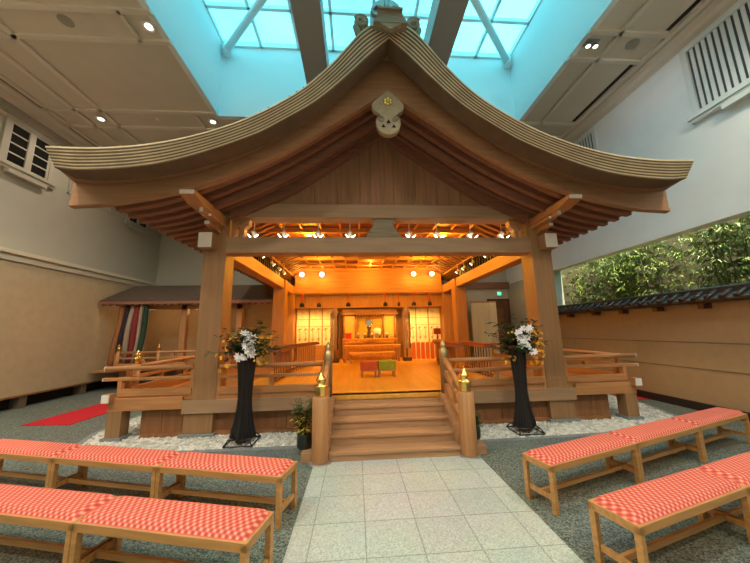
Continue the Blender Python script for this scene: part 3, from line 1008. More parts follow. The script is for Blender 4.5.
# posts (front, middle, rear)
for sx in (-1, 1):
    for y0, zb in ((4.70, .60), (8.72, .60), (10.05, .60)):
        xa, xb = sx * 2.58, sx * 2.93
        B(xa, xb, y0, y0 + .35, zb, 3.48 if y0 < 5 else 3.14).build('post', WPOST if y0 < 5 else WZ, pav, .012)
    # base block at the foot of the front post
    B(sx * 2.62, sx * 3.04, 4.735, 5.0, .13, .43).build('post_base', WPOST, pav, .006)
    B(sx * 2.58, sx * 3.09, 4.71, 5.0, 0, .13).build('footing_stone', CURB, pav, .01)
    # side beams
    B(sx * 2.62, sx * 2.89, 4.97, 10.4, 2.87, 3.14).build('side_beam', WY, pav, .008)
    B(sx * 2.62, sx * 2.89, 4.97, 10.8, 3.48, 3.70).build('side_beam', WY, pav, .008)
    m = MB()
    for k in range(22):
        y = 5.2 + k * .155
        m.box(sx * 2.70, sx * 2.80, y, y + .05, 3.14, 3.48)
    m.build('side_lattice', BLACK, pav, label='black lattice over the side beam')
    # purlin end over the front post, nose of the beam, bracket blocks with white painted ends
    pu = MB().prismx([(3.74, 3.47), (3.74, 3.41), (3.95, 3.36), (4.72, 3.34), (4.72, 3.47)], sx * 2.60, sx * 2.80).build('purlin', WY, pav)
    B(sx * 2.61, sx * 2.79, 3.722, 3.745, 3.41, 3.465).build('end_cap', WHITE, pu, label='white painted purlin end')
    MB().prismx([(4.71, 3.34), (4.48, 3.34), (4.46, 3.28), (4.55, 3.22), (4.71, 3.18)], sx * 2.68, sx * 2.80).build('bracket_arm', WY, pav)
    m = MB().box(sx * 2.72, sx * 2.93, 4.52, 4.70, 2.90, 3.16)
    nz = m.build('beam_nose', WPOST, pav, .01)
    m = MB().box(sx * 2.725, sx * 2.925, 4.508, 4.522, 2.91, 3.15)
    m.build('end_cap', WHITE, nz, label='white painted beam nose')
    for k, (xx, zz, ww, hh, yy) in enumerate(BRK):
        q = MB().box(sx * (xx - ww / 2), sx * (xx + ww / 2), yy, 4.71, zz - hh / 2, zz + hh / 2).build('bracket_block', WX, pav)
        MB().box(sx * (xx - ww / 2 + .006), sx * (xx + ww / 2 - .006), yy - .008, yy + .002, zz - hh / 2 + .006, zz + hh / 2 - .006).build('end_cap', WHITE, q)
    for xx in (2.43, 2.30):
        q = MB().prism([(sx * (xx + .10), 3.14), (sx * (xx + .10), 3.46), (sx * (xx - .06), 3.46), (sx * (xx - .05), 3.36), (sx * (xx + .02), 3.30), (sx * (xx + .03), 3.2), (sx * (xx + .06), 3.14)][::(1 if sx < 0 else -1)], 4.74, 4.86).build('bracket_block', WX, pav)
# ceiling and back of the pavilion
B(-2.6, 2.6, 4.98, 10.5, 3.76, 3.80).build('coffer_ceiling', mat('coffer_panel', (0.26, 0.085, 0.03, 1), .6), pav)
m = MB()
for k in range(13):
    x = -2.4 + k * .4
    m.box(x - .02, x + .02, 4.98, 10.1, 3.71, 3.76)
y = 5.2
while y < 10.1:
    m.box(-2.6, 2.6, y - .04, y + .04, 3.66, 3.76)
    y += .8
m.build('coffer_lattice', mat('coffer_rib', (0.58, 0.26, 0.08, 1), .6), pav)
B(-2.58, 2.58, 10.06, 10.30, 2.90, 3.70).build('rear_lintel', WX, pav, label='deep plain lintel over the altar recess')
B(-2.58, 2.58, 10.02, 10.06, 2.84, 2.89).build('lintel_moulding', WRAF, pav)
m = MB()
for k in range(16):
    a = -2.58 + k * .3225
    m.box(a, a + .317, 10.2, 10.25, 2.38, 2.86)
m.build('transom_panel', WZ, pav)
B(-2.9, 2.9, 10.85, 10.95, .6, 3.5).build('rear_wall', WZ, pav)
for sx in (-1, 1):
    B(sx * 2.60, sx * 2.68, 10.40, 10.85, .6, 2.87).build('rear_side_wall', WZ, pav)
# stage floor and base
m = MB()
k = 0
x = -2.6
m.box(-.93, .93, 4.76, 4.9, .52, .60)
m.box(-2.62, 2.62, 4.9, 11.0, .54, .60)
m.box(-2.62, 2.62, 4.74, 4.9, .54, .60)
m.build('stage_floor', WFLOOR, pav, label='polished golden stage floor')
for sx in (-1, 1):
    B(sx * 2.62, sx * 4.06, 4.72, 9.6, .56, .61).build('porch_floor', WY, pav)
    B(sx * .93, sx * 3.06, 4.70, 4.76, .42, .61).build('sill_band', WBEAM, pav, .004, label='wide plank band at the stage edge')
    B(sx * 3.06, sx * 4.10, 4.70, 4.78, .49, .665).build('porch_fascia', WX, pav, .004)
    B(sx * 4.02, sx * 4.10, 4.78, 9.6, .49, .665).build('porch_fascia', WY, pav, .004)
    B(sx * 3.89, sx * 4.09, 4.70, 4.88, .13, .49).build('porch_post', WPOST, pav, .006)
    for y in (6.3, 7.9, 9.4):
        B(sx * 3.89, sx * 4.07, y, y + .18, .0, .49).build('porch_post', WPOST, pav, .006)
    MB().box(sx * 3.86, sx * 4.13, 4.68, 4.92, 0, .13).build('footing_stone', CURB, pav)
    m = MB()
    x = .95
    while x < 3.6:
        m.box(sx * x, sx * (x + .30), 4.83, 4.88, .13, .45)
        x += .306
    m.build('base_panel', WBASE, pav, label='dark board skirting under the stage')
    B(sx * .95, sx * 3.66, 4.78, 4.88, .06, .14).build('base_sill', WBASE, pav)
    B(sx * 3.55, sx * 3.60, 4.88, 9.6, .0, .5).build('base_panel', WBASE, pav)
    # white painted projecting ends at the porch corner
    for zz, hh, px in ((.60, .12, 4.18),):
        q = B(sx * 4.02, sx * 4.13, 4.62, 4.72, .62, .74).build('corner_nose', WX, pav)
        B(sx * 4.025, sx * 4.125, 4.608, 4.622, .625, .735).build('end_cap', WHITE, q, label='white painted porch corner end')

# ------------------------------------------------------------------ balustrades (parts of rails, each railing one thing)
def finial(m, x, y, z, s=1.0):
    m.lathe((x, y, z), [(.055 * s, 0), (.055 * s, .10 * s), (.060 * s, .105 * s), (.060 * s, .125 * s), (.045 * s, .135 * s), (.040 * s, .16 * s), (.052 * s, .175 * s), (.054 * s, .195 * s), (.040 * s, .215 * s), (.018 * s, .245 * s), (.004 * s, .275 * s)], 16)

def railing(a, b, label, posts, group='balustrades around the pavilion porch', ends=(0, 0), cat='railing', z=.60):
    a, b = Vector(a), Vector(b)
    d = (b - a).normalized()
    t_ = thing('balustrade', label, cat, (a.x, a.y, z), 0, group)
    wm = WX if abs(d.x) > abs(d.y) else WY
    e0, e1 = a - d * ends[0], b + d * ends[1]
    MB().tube([e0 + Vector((0, 0, 1.085)), e1 + Vector((0, 0, 1.085))], .034, 14).build('top_rail', wm, t_)
    MB().bar(e0 + Vector((0, 0, .93)), e1 + Vector((0, 0, .93)), .07, .045).build('middle_rail', wm, t_, .004)
    MB().bar(a + Vector((0, 0, .735)), b + Vector((0, 0, .735)), .085, .10).build('bottom_rail', wm, t_, .004)
    MB().bar(a + Vector((0, 0, .645)), b + Vector((0, 0, .645)), .05, .09).build('bottom_rail', wm, t_)
    n_ = max(1, round((b - a).length / .8))
    for k in range(n_ + 1):
        p_ = a.lerp(b, k / n_)
        MB().box(p_.x - .03, p_.x + .03, p_.y - .03, p_.y + .03, .60, 1.055 if k % 2 == 0 else .91).build('baluster', WZ, t_)
    for e in ends and [q for q, s_ in ((e0, ends[0]), (e1, ends[1])) if s_]:
        s_ = -1 if (e - a).length < .5 else 1
        q = e + d * s_ * .004
        MB().tube([e + Vector((0, 0, 1.085)), q + d * s_ * .006 + Vector((0, 0, 1.085))], .035, 14).build('end_cap', WHITE, t_)
        MB().bar(e + Vector((0, 0, .93)), q + d * s_ * .006 + Vector((0, 0, .93)), .072, .047).build('end_cap', WHITE, t_)
    for p_ in posts:
        pp = Vector(p_)
        o = MB().lathe((pp.x, pp.y, .60), [(.05, 0), (.05, .52)], 16).build('post', WZ, t_)
        f = MB()
        finial(f, pp.x, pp.y, 1.12, .8)
        f.build('finial', GOLD, o, label='polished brass finial')
    return t_
for sx, nm in ((-1, 'left'), (1, 'right')):
    railing((sx * 1.0, 4.74, 0), (sx * 2.56, 4.74, 0), 'front balustrade between the %s front post and the stairs' % nm, [])
    railing((sx * 2.96, 4.78, 0), (sx * 4.0, 4.78, 0), 'short front balustrade of the %s porch, outside the front post' % nm, [], ends=(0, .24))
    railing((sx * 4.0, 4.92, 0), (sx * 4.0, 9.5, 0), 'side balustrade running back along the outer edge of the %s porch' % nm, [] if sx > 0 else [(-4.0, 5.06, 0)], ends=(.10, 0))

# ------------------------------------------------------------------ staircase
st = thing('wooden_staircase', 'wooden staircase of five steps rising to the stage', 'stairs', (0, 3.9, 0))
Ys = [3.87, 4.08, 4.31, 4.55, 4.78]
for k in range(4):
    x1 = .82
    y1 = 4.76
    m = MB().box(-x1, x1, Ys[k], y1 - .02, k * .12, (k + 1) * .12 - .012)
    m.box(-x1, x1, Ys[k] - .015, Ys[k + 1] + .02, (k + 1) * .12 - .035, (k + 1) * .12)
    m.build('step', WSTEP, st, .004)
B(-.88, .88, 4.74, 4.78, .44, .52).build('riser', WSTEP, st)
for sx in (-1, 1):
    B(sx * .82, sx * 1.17, 3.90, 4.30, 0, .11).build('side_block', WSTEP, st, .005)
    MB().prismx([(3.95, 0), (4.74, 0), (4.74, .60), (4.66, .60), (3.95, .24)], sx * .82, sx * .90).build('stringer', WSTEP, st)
    nw = MB().lathe((sx * .93, 3.88, .0), [(.103, .02), (.105, .03), (.105, .77), (.095, .78)], 28).build('newel_post', WZ, st, label='stout round newel post at the stair foot')
    MB().lathe((sx * .93, 3.88, .0), [(.14, 0), (.14, .018), (.11, .024)], 28).build('foot_collar', ZINC, nw)
    f = MB().lathe((sx * .93, 3.88, .78), [(.075, 0), (.078, .01), (.078, .10), (.085, .105), (.085, .13), (.06, .14), (.05, .17), (.062, .185), (.064, .20), (.05, .225), (.022, .26), (.006, .31)], 20)
    f.build('finial', GOLD, nw, label='polished brass onion finial')
    up = MB().lathe((sx * .92, 4.72, .6), [(.066, 0), (.066, .60), (.06, .62)], 18).build('upper_post', WPOST, st)
    f = MB().lathe((sx * .92, 4.72, 1.22), [(.068, -.10), (.071, -.09), (.071, .04), (.045, .06), (.055, .09), (.05, .12), (.03, .16), (.008, .20)], 16)
    f.build('finial', mat('aged_brass', (0.45, 0.33, 0.16, 1), .4, .8), up)
    for za, zb, r in ((.70, 1.12, .040),):
        MB().tube([(sx * .93, 3.90, za), (sx * .925, 4.15, za + .15), (sx * .92, 4.70, zb)], r, 12).build('handrail', WY, st)
    MB().bar((sx * .93, 3.93, .50), (sx * .92, 4.70, .93), .05, .07).build('sloping_rail', WY, st)
    MB().bar((sx * .93, 3.93, .27), (sx * .92, 4.70, .70), .07, .12).build('sloping_rail', WY, st)
    MB().box(sx * .905, sx * .945, 4.28, 4.33, .45, .85).build('baluster', WZ, st)

# ------------------------------------------------------------------ benches
BL, BD, BH = 1.235, .31, .39
def make_bench():
    t_ = empty('bench', (0, 0, 0))
    # local: x 0..BL along the row, y 0..BD back; front right... origin at one front corner
    m = MB()
    m.box(0, BL, 0, .03, BH - .052, BH).box(0, BL, BD - .03, BD, BH - .052, BH)
    m.box(0, .03, .03, BD - .03, BH - .052, BH).box(BL - .03, BL, .03, BD - .03, BH - .052, BH)
    m.build('seat_frame', WBENCH, t_, .003)
    for x in (.0, BL - .04):
        for y in (0.0, BD - .04):
            B(x, x + .04, y, y + .04, 0, BH - .01).build('leg', WBENCH, t_, .003)
        B(x + .01, x + .035, .045, BD - .045, .10, .14).build('stretcher', WBENCH, t_, .002)
    B(.035, BL - .035, BD / 2 - .012, BD / 2 + .012, .10, .14).build('stretcher', WBENCH, t_, .002)
    m = MB()
    nx, ny = 44, 12
    x0, x1, y0, y1 = .006, BL - .006, .006, BD - .006
    p, fs = [], []
    for j in range(ny + 1):
        for i in range(nx + 1):
            u, v = i / nx, j / ny
            ed = min(u * nx, (1 - u) * nx, 2.0) / 2 * min(1, min(v * ny, (1 - v) * ny) / 2)
            x = x0 + (x1 - x0) * u
            y = y0 + (y1 - y0) * v
            z = BH - .008 + .044 * (1 - (1 - min(1, ed)) ** 2)
            p.append((x, y, z))
    for j in range(ny):
        for i in range(nx):
            a = j * (nx + 1) + i
            fs.append((a, a + 1, a + nx + 2, a + nx + 1))
    m.add(p, fs, True)
    m.box(x0, x1, y0, y1, BH - .03, BH - .006)
    m.build('cushion', CUSH, t_, label='coral red cushion with pale lattice pattern')
    return t_
bench = make_bench()
first = True
def place(p, ang, label):
    global first
    o = bench if first else copy_tree(bench)
    first = False
    o.location = (p[0], p[1], 0)
    o.rotation_euler = (0, 0, ang)
    tag(o, label, 'bench', 'red cushioned benches facing the pavilion')
    return o
def row(start, ang, side, labels):
    """start = inner front corner; side -1 = left rows (extend to -X)"""
    d = Vector((math.cos(ang), math.sin(ang), 0))
    for k, lb in enumerate(labels):
        s0 = Vector((start[0], start[1], 0)) + (d * (BL + .006) * k)
        if side > 0:
            place(s0, ang, lb)
        else:
            e = s0 + d * BL          # far end becomes the local origin, rotated half turn about the row
            # local x from far end back to the inner end: direction -d ; local y must point away from the viewer
            place(e, ang + PI, lb) if False else place_left(s0, d, lb)
def place_left(s0, d, lb):
    e = s0 + d * BL
    a = math.atan2(-d.y, -d.x)
    place((e.x, e.y), a, lb)
row((-1.116, 2.70), PI - math.radians(15.0), -1, ['rear left bench, the one ending beside the stone path', 'rear left bench, second from the stone path', 'rear left bench, third from the path, cut by the left picture edge'])
row((-1.116, 1.93), PI - math.radians(14.0), -1, ['front left bench, the one ending beside the stone path', 'front left bench, second from the path, cut by the left picture edge'])
row((1.20, 2.645), math.radians(18.0), 1, ['rear right bench, the one ending beside the stone path', 'rear right bench, second from the stone path', 'rear right bench, third from the stone path by the right wall'])
row((1.20, 1.85), math.radians(15.5), 1, ['front right bench, the one ending beside the stone path', 'front right bench, second from the path, cut by the right picture edge'])

# ------------------------------------------------------------------ flower stands
def lily(m, c, d, s=.07):
    c, d = Vector(c), Vector(d).normalized()
    r = d.cross(Vector((0, 0, 1)))
    if r.length < .01: r = Vector((1, 0, 0))
    r.normalize()
    u = r.cross(d)
    for k in range(6):
        a = k * PI / 3 + random.uniform(-.15, .15)
        o_ = r * math.cos(a) + u * math.sin(a)
        side = r * -math.sin(a) + u * math.cos(a)
        b1 = c + o_ * s * .5 + d * s * .25
        e = c + o_ * s * 1.1 + d * s * .15
        m.add([c, b1 + side * s * .26, e, b1 - side * s * .26], [(0, 1, 2), (0, 2, 3)])

def flower_stand(x, y, nm, zt=1.22):
    t_ = thing('tall_flower_stand', 'tall black wire flower stand on the pebbles, %s of the stairs' % nm, 'vase', (x, y, GZ), 0, 'black wire flower stands')
    prof = [(.175, .17), (.155, .26), (.125, .38), (.10, .55), (.092, .66), (.096, .80), (.105, .95), (.118, 1.10), (.125, zt)]
    m = MB()
    m.lathe((x, y, 0), prof, 4, False, 0)
    o_ = m.build('body', BLACK, t_, label='black woven wire body')
    m = MB()
    for k in range(20):
        a = 2 * PI * k / 20
        pts = []
        for r, z in prof:
            # square-ish section
            q = r / max(abs(math.cos(a)) + abs(math.sin(a)), .001) * 1.03
            pts.append((x + math.cos(a) * q, y + math.sin(a) * q, z))
        m.tube(pts, .005, 5)
    for z, r in ((.17, .182), (.35, .134), (.66, .097), (.95, .110), (zt, .13)):
        m.tube([(x + r * math.cos(i * PI / 2), y + r * math.sin(i * PI / 2), z) for i in range(5)], .006, 6)
    m.build('wire', BLK2, t_)
    m = MB()
    for i in range(4):
        a0, a1 = i * PI / 2 + PI / 4, (i + 1) * PI / 2 + PI / 4
        for r, z in ((.26, .105), (.20, .17)):
            m.tube([(x + r * math.cos(a0), y + r * math.sin(a0), z), (x + r * math.cos(a1), y + r * math.sin(a1), z)], .009, 7)
        m.tube([(x + .26 * math.cos(a0), y + .26 * math.sin(a0), .105), (x + .20 * math.cos(a0), y + .20 * math.sin(a0), .17)], .009, 7)
    m.build('base_frame', BLK2, t_)
    rnd = random.Random(3 if nm == 'left' else 9)
    fl = thing('flower_arrangement', 'arrangement of white lilies, yellow sprays and dark leaves in the %s wire stand' % nm, 'flowers', (x, y, zt), 0, 'flower arrangements')
    m = MB()
    lm = MB()
    c = Vector((x, y - .02, zt + .02))
    tips = []
    for k in range(64):
        a = rnd.uniform(0, 2 * PI)
        el = rnd.uniform(-.05, 1.35)
        L = rnd.uniform(.24, .56)
        d = Vector((math.cos(a) * math.cos(el), math.sin(a) * math.cos(el) * .7, math.sin(el)))
        e = c + d * L
        tips.append((e, d))
        m.tube([c, c + d * L * .5 + Vector((0, 0, .03)), e], [.004, .003, .002], 5)
        for q in range(13):
            f = rnd.uniform(.25, 1)
            p_ = c + d * L * f
            aa = rnd.uniform(0, 2 * PI)
            lm.leaf(p_, (math.cos(aa), math.sin(aa), rnd.uniform(-.4, .8)), rnd.uniform(.07, .14), rnd.uniform(.03, .06), .2)
    m.build('stems', STEM, fl)
    lm.build('leaves', LEAFD, fl)
    for k in range(13):
        cx = x + (.07 if nm == 'left' else .02) + rnd.uniform(-.09, .10)
        cz = zt + .0 + k * .027 + rnd.uniform(-.01, .01)
        w_ = MB()
        for j in range(2):
            lily(w_, (cx + rnd.uniform(-.05, .05), y - .20 + rnd.uniform(-.03, .03), cz + rnd.uniform(-.03, .03)), (rnd.uniform(-.4, .4), -1, rnd.uniform(-.2, .4)), .055)
        w_.build('white_lily', PETW, fl)
    ym = MB()
    for k in range(46):
        s_ = rnd.choice((-1, 1, 1))
        p_ = Vector((x + s_ * rnd.uniform(.12, .36), y - .1 + rnd.uniform(-.12, .1), zt + rnd.uniform(-.20, .30)))
        for j in range(2):
            lily(ym, p_ + Vector((rnd.uniform(-.02, .02), 0, rnd.uniform(-.02, .02))), (rnd.uniform(-1, 1), -1, rnd.uniform(-.5, 1)), .022)
    for s_ in (-1, 1):
        for k in range(6):
            pass
    tag(ym.build('yellow_spray', PETY, fl), kind='stuff')
    for k in range(8):
        rm = MB()
        rm.ball((x + rnd.uniform(-.28, .16), y - .12 + rnd.uniform(-.05, .05), zt + rnd.uniform(-.02, .25)), rnd.uniform(.022, .036), (1, 1, .9), 8, 5)
        rm.build('burgundy_bloom', PETR, fl)
flower_stand(-2.055, 4.42, 'left', 1.24)
flower_stand(1.97, 4.39, 'right', 1.24)

def potted(x, y, z, h, r, n, label, seed, yellow):
    rnd = random.Random(seed)
    t_ = thing('potted_plant', label, 'potted plant', (x, y, z))
    MB().lathe((x, y, z), [(r * .8, 0), (r * .95, .02), (r, .12), (r * .92, .16), (r * .95, .17)], 20).build('pot', POT, t_)
    m, lm, ym = MB(), MB(), MB()
    for k in range(n):
        a = rnd.uniform(0, 2 * PI)
        hh = h * rnd.uniform(.5, 1)
        base = Vector((x + rnd.uniform(-.03, .03), y + rnd.uniform(-.03, .03), z + .15))
        e = base + Vector((math.cos(a) * .22 * h, math.sin(a) * .12 * h, hh - .15))
        m.tube([base, base.lerp(e, .5) + Vector((0, 0, .02)), e], [.005, .004, .002], 5)
        for q in range(15):
            p_ = base.lerp(e, rnd.uniform(.1, 1))
            aa = rnd.uniform(0, 2 * PI)
            (ym if (rnd.random() < yellow and p_.z < z + .38) else lm).leaf(p_, (math.cos(aa), math.sin(aa), rnd.uniform(-.2, .7)), rnd.uniform(.05, .10), rnd.uniform(.025, .045), .25)
    m.build('stems', STEM, t_)
    lm.build('leaves', mat('leaf_mid', (0.07, 0.12, 0.035, 1), .5, 0, 9, .4), t_)
    if yellow: ym.build('variegated_leaves', mat('yellow_leaf', (0.55, 0.42, 0.06, 1), .5), t_)
potted(-1.16, 4.10, .11, .68, .10, 24, 'tall leafy potted plant with yellowish lower leaves behind the left newel post', 5, .6)
potted(1.12, 4.16, .11, .34, .085, 9, 'small potted plant in a dark pot behind the right newel post', 6, .0)

# ------------------------------------------------------------------ lamps of the pavilion
def spot_head(x, y, z, d, label, group, e, size=.045, glow=HALO, col=(1, .70, .35), arm=.12, body=WHITE, ang=110):
    t_ = thing('spot_lamp', label, 'spotlight', (x, y, z), 0, group)
    d = Vector(d).normalized()
    c = Vector((x, y, z))
    MB().box(x - .03, x + .03, y - .03, y + .03, z + arm - .01, z + arm).tube([(x, y, z + arm), (x, y, z)], .008, 8).build('bracket', body, t_)
    h = MB().tube([c - d * .05, c - d * .045, c + d * .02, c + d * .06], [size * .5, size * .75, size * .9, size * 1.15], 16).build('lamp_head', body, t_)
    MB().tube([c + d * .0605, c + d * .064], size * 1.0, 16).build('lens', glow, h)
    if e:
        light('spot_lamp_light', 'SPOT', c + d * .09, e, col, t_, .04, c + d * 2, math.radians(ang), .7)
    return t_
FX = [(-2.28, 'outermost left'), (-1.76, 'second from left'), (-1.15, 'third from left'), (-.58, 'just left of the carved strut'), (.51, 'just right of the carved strut'), (1.03, 'third from right'), (1.67, 'second from right'), (2.27, 'outermost right')]
for x, nm in FX:
    spot_head(x, 5.08, 3.33, (0.25 if x < 0 else -.25, .75, -.65), 'halogen spot lamp over the front cross beam, ' + nm, 'halogen spots over the front beam', E_SPOT, .05, arm=.36, col=AMBER)
    t_ = thing('uplight_reflector', 'small bright reflector lamp above the front cross beam, ' + nm, 'spotlight', (x, 5.0, 3.2), 0, 'reflector lamps over the front beam')
    MB().tube([(x - .08, 4.99, 3.285), (x - .01, 4.99, 3.20), (x + .02, 4.99, 3.20), (x + .10, 4.99, 3.275)], [.006, .018, .018, .006], 10).build('reflector', HALO, t_)
    MB().box(x - .015, x + .015, 4.97, 5.03, 3.14, 3.20).build('foot', ZINC, t_)
for sx, nm in ((-1, 'left'), (1, 'right')):
    for k, y in enumerate((5.6, 6.3, 7.1, 7.7, 8.2)):
        spot_head(sx * 2.52, y, 3.26, (-sx * .6, .3, -.7), 'small white spot lamp on the %s side beam, number %s from the front' % (nm, ['one', 'two', 'three', 'four', 'five'][k]), 'spot lamps along the side beams', E_SPOT * .9 if k % 2 == 0 else 0, .04, arm=.2, col=AMBER)
for x, nm in ((-2.30, 'outer left'), (-1.63, 'inner left'), (1.53, 'inner right'), (2.18, 'outer right')):
    t_ = thing('round_glow_lamp', 'round glowing lamp on the deep rear lintel, ' + nm, 'spotlight', (x, 9.8, 3.5), 0, 'round lamps on the rear lintel')
    MB().tube([(x, 10.06, 3.5), (x, 9.85, 3.5)], .02, 8).build('bracket', WHITE, t_)
    MB().ball((x, 9.8, 3.5), .085, (1, .8, 1), 16, 10).build('globe', GLOW, t_)
    light('glow_lamp', 'POINT', (x, 9.62, 3.42), E_STAGE * .55, AMBER, t_, .08)
for x, nm in ((-2.26, 'leftmost'), (-1.70, 'second from left'), (-.73, 'at the left edge of the altar cabinet'), (.51, 'at the right edge of the altar cabinet'), (.97, 'small one right of the altar cabinet'), (1.48, 'second from right'), (2.03, 'rightmost')):
    t_ = thing('black_hanging_spot', 'black hanging spot lamp, ' + nm, 'spotlight', (x, 9.7, 2.45), 0, 'black hanging spots before the altar')
    MB().tube([(x, 9.98, 2.86), (x, 9.78, 2.84), (x, 9.7, 2.50)], .012, 7).build('stem', RED, t_)
    r = .075 if nm[:5] != 'small' else .05
    MB().lathe((x, 9.7, 2.38), [(r * .6, 0), (r, .01), (r, .09), (r * .5, .14)], 14).build('lamp_head', BLACK, t_)
    light('hanging_lamp', 'SPOT', (x, 9.7, 2.36), E_STAGE * 1.5, (1, .58, .14), t_, .05, (x, 10.3, .9), math.radians(120), .6)
# ceiling spots inside the coffered ceiling
for x, y, nm5 in ((-1.5, 6.2, 'front left one'), (1.5, 6.2, 'front right one'), (-1.5, 7.9, 'middle left one'), (1.5, 7.9, 'middle right one'), (0, 9.2, 'rearmost one')):
    t_ = thing('stage_downlight', 'recessed lamp in the coffered stage ceiling, ' + nm5, 'ceiling light', (x, y, 3.69), 0, 'recessed lamps in the stage ceiling')
    MB().lathe((x, y, 3.665), [(.06, 0), (.07, .01), (.07, .03)], 16).build('trim_ring', WHITE, t_)
    MB().lathe((x, y, 3.662), [(.05, 0), (.05, .003)], 16).build('lamp', GLOW, t_)
    light('stage_lamp', 'POINT', (x, y, 3.52), E_STAGE * 1.5, AMBER, t_, .1)

# ------------------------------------------------------------------ furnishings on the stage
def stool(x, m_, label):
    t_ = thing('brocade_stool', label, 'stool', (x, 6.55, .60), 0, 'brocade covered stools')
    for sx in (-1, 1):
        for y in (6.42, 6.68):
            B(x + sx * .155 - .018, x + sx * .155 + .018, y - .018, y + .018, .60, .74).build('leg', WZ, t_)
    B(x - .18, x + .18, 6.40, 6.70, .72, .75).build('seat_frame', WX, t_)
    MB().box(x - .185, x + .185, 6.395, 6.705, .74, .93).build('cloth_cover', m_, t_, .012)
stool(-.21, REDB, 'red brocade covered stool in the middle of the stage')
stool(.18, GREEN, 'green brocade covered stool in the middle of the stage')

TTOP = mat('dark_red_lacquer', (0.30, 0.04, 0.02, 1), .35)
def slat_table(a, b, label, h=.66, n=11):
    a, b = Vector(a), Vector(b)
    d = (b - a).normalized()
    t_ = thing('slatted_side_table', label, 'table', (a.x, a.y, .60), 0, 'long slatted tables along the stage sides')
    MB().bar(a + Vector((0, 0, .60 + h)), b + Vector((0, 0, .60 + h)), .22, .025).build('tabletop', BLACK if 'black' in label else TTOP, t_, .004)
    MB().bar(a + Vector((0, 0, .60 + h - .045)), b + Vector((0, 0, .60 + h - .045)), .26, .05).build('apron', WRAF, t_)
    MB().bar(a + Vector((0, 0, .66)), b + Vector((0, 0, .66)), .10, .02).build('bottom_board', WRAF, t_)
    for k in range(n):
        p_ = a.lerp(b, (k + .5) / n)
        MB().tube([p_ + Vector((0, 0, .60)), p_ + Vector((0, 0, .56 + h))], .013, 6).build('leg', WRAF, t_)
slat_table((-2.10, 6.0, 0), (-2.10, 7.6, 0), 'black topped long slatted table nearest the viewer on the left')
slat_table((-2.10, 7.75, 0), (-1.75, 9.4, 0), 'red topped long slatted table on the left before the gold screen')
slat_table((1.75, 6.4, 0), (1.75, 7.9, 0), 'red topped long slatted table on the right, inner row')
slat_table((2.25, 5.9, 0), (2.25, 7.4, 0), 'red topped long slatted table on the right, outer row')
slat_table((1.80, 8.05, 0), (2.1, 9.4, 0), 'red topped long slatted table at the rear right')

GILTW = mat('gilt_wood', (0.72, 0.36, 0.05, 1), .45, 0, 16, .15)
# altar
al = thing('altar_cabinet', 'gilded wooden altar cabinet with pillars at the rear centre of the stage', 'altar', (0, 10.3, .60))
m = MB().box(-.95, .95, 10.30, 10.78, .60, 1.32)
m.build('base', GILTW, al, .006)
B(-.92, .92, 10.70, 10.76, 1.32, 2.25).build('back_panel', mat('gilt_panel', (0.85, 0.52, 0.05, 1), .4, .3, 14, .15), al)
for x in (-.90, -.50, .50, .90):
    MB().lathe((x, 10.40, 1.32), [(.035, 0), (.035, .82)], 12).build('pillar', WZ, al)
B(-1.02, 1.02, 10.32, 10.5, 2.14, 2.22).build('cornice', WX, al)
B(-.98, .98, 10.30, 10.78, 2.22, 2.34).build('cornice', WX, al)
for x0, x1 in ((-.88, -.53), (.53, .88)):
    B(x0, x1, 10.44, 10.46, 1.36, 2.12).build('door', mat('gilt_door', (0.78, 0.42, 0.08, 1), .45), al)
m = MB()
for k in range(11):
    x = -.5 + k * .1
    m.tube([(x, 10.33, 2.14), (x, 10.33, 2.10 - .035 * math.sin(k * 1.0) ** 2)], .02, 6)
m.build('hanging_fringe', WRAF, al)
t_ = thing('sacred_mirror', 'round silver mirror on a stand in front of the altar cabinet', 'mirror', (-.03, 10.2, 1.56))
MB().tube([(-.03, 10.23, 1.84), (-.03, 10.20, 1.84)], .105, 28).build('mirror_disc', SILVER, t_)
MB().tube([(-.03 + .12 * math.cos(i / 20 * 2 * PI), 10.215, 1.84 + .12 * math.sin(i / 20 * 2 * PI)) for i in range(21)], .014, 8).build('rim', GOLD, t_)
MB().prism([(-.17, 1.33), (.11, 1.33), (.05, 1.40), (.02, 1.60), (.06, 1.72), (-.12, 1.72), (-.08, 1.60), (-.11, 1.40)], 10.19, 10.25).build('stand', WDARK, t_)
def table(x0, x1, y0, y1, z, name, label, cloth=None):
    t_ = thing(name, label, 'table', ((x0 + x1) / 2, y0, .60), 0, 'offering tables before the altar')
    B(x0, x1, y0, y1, z - .03, z).build('tabletop', GILTW, t_, .003)
    for x in (x0 + .03, x1 - .07):
        for y in (y0 + .02, y1 - .06):
            B(x, x + .04, y, y + .04, .60, z - .03).build('leg', WZ, t_)
    B(x0 + .02, x1 - .02, y0 + .01, y0 + .03, z - .10, z - .03).build('apron', mat('carved_gilt_apron', (0.62, 0.26, 0.05, 1), .5, 0, 30, .5), t_)
    return t_
table(-.93, .90, 9.86, 10.22, 1.32, 'offering_table', 'upper offering table directly before the altar cabinet')
table(-.88, .95, 9.50, 9.80, 1.12, 'offering_table', 'middle offering table in front of the altar cabinet')
table(-.70, .72, 9.10, 9.42, .92, 'offering_table', 'low front offering table nearest the stools')
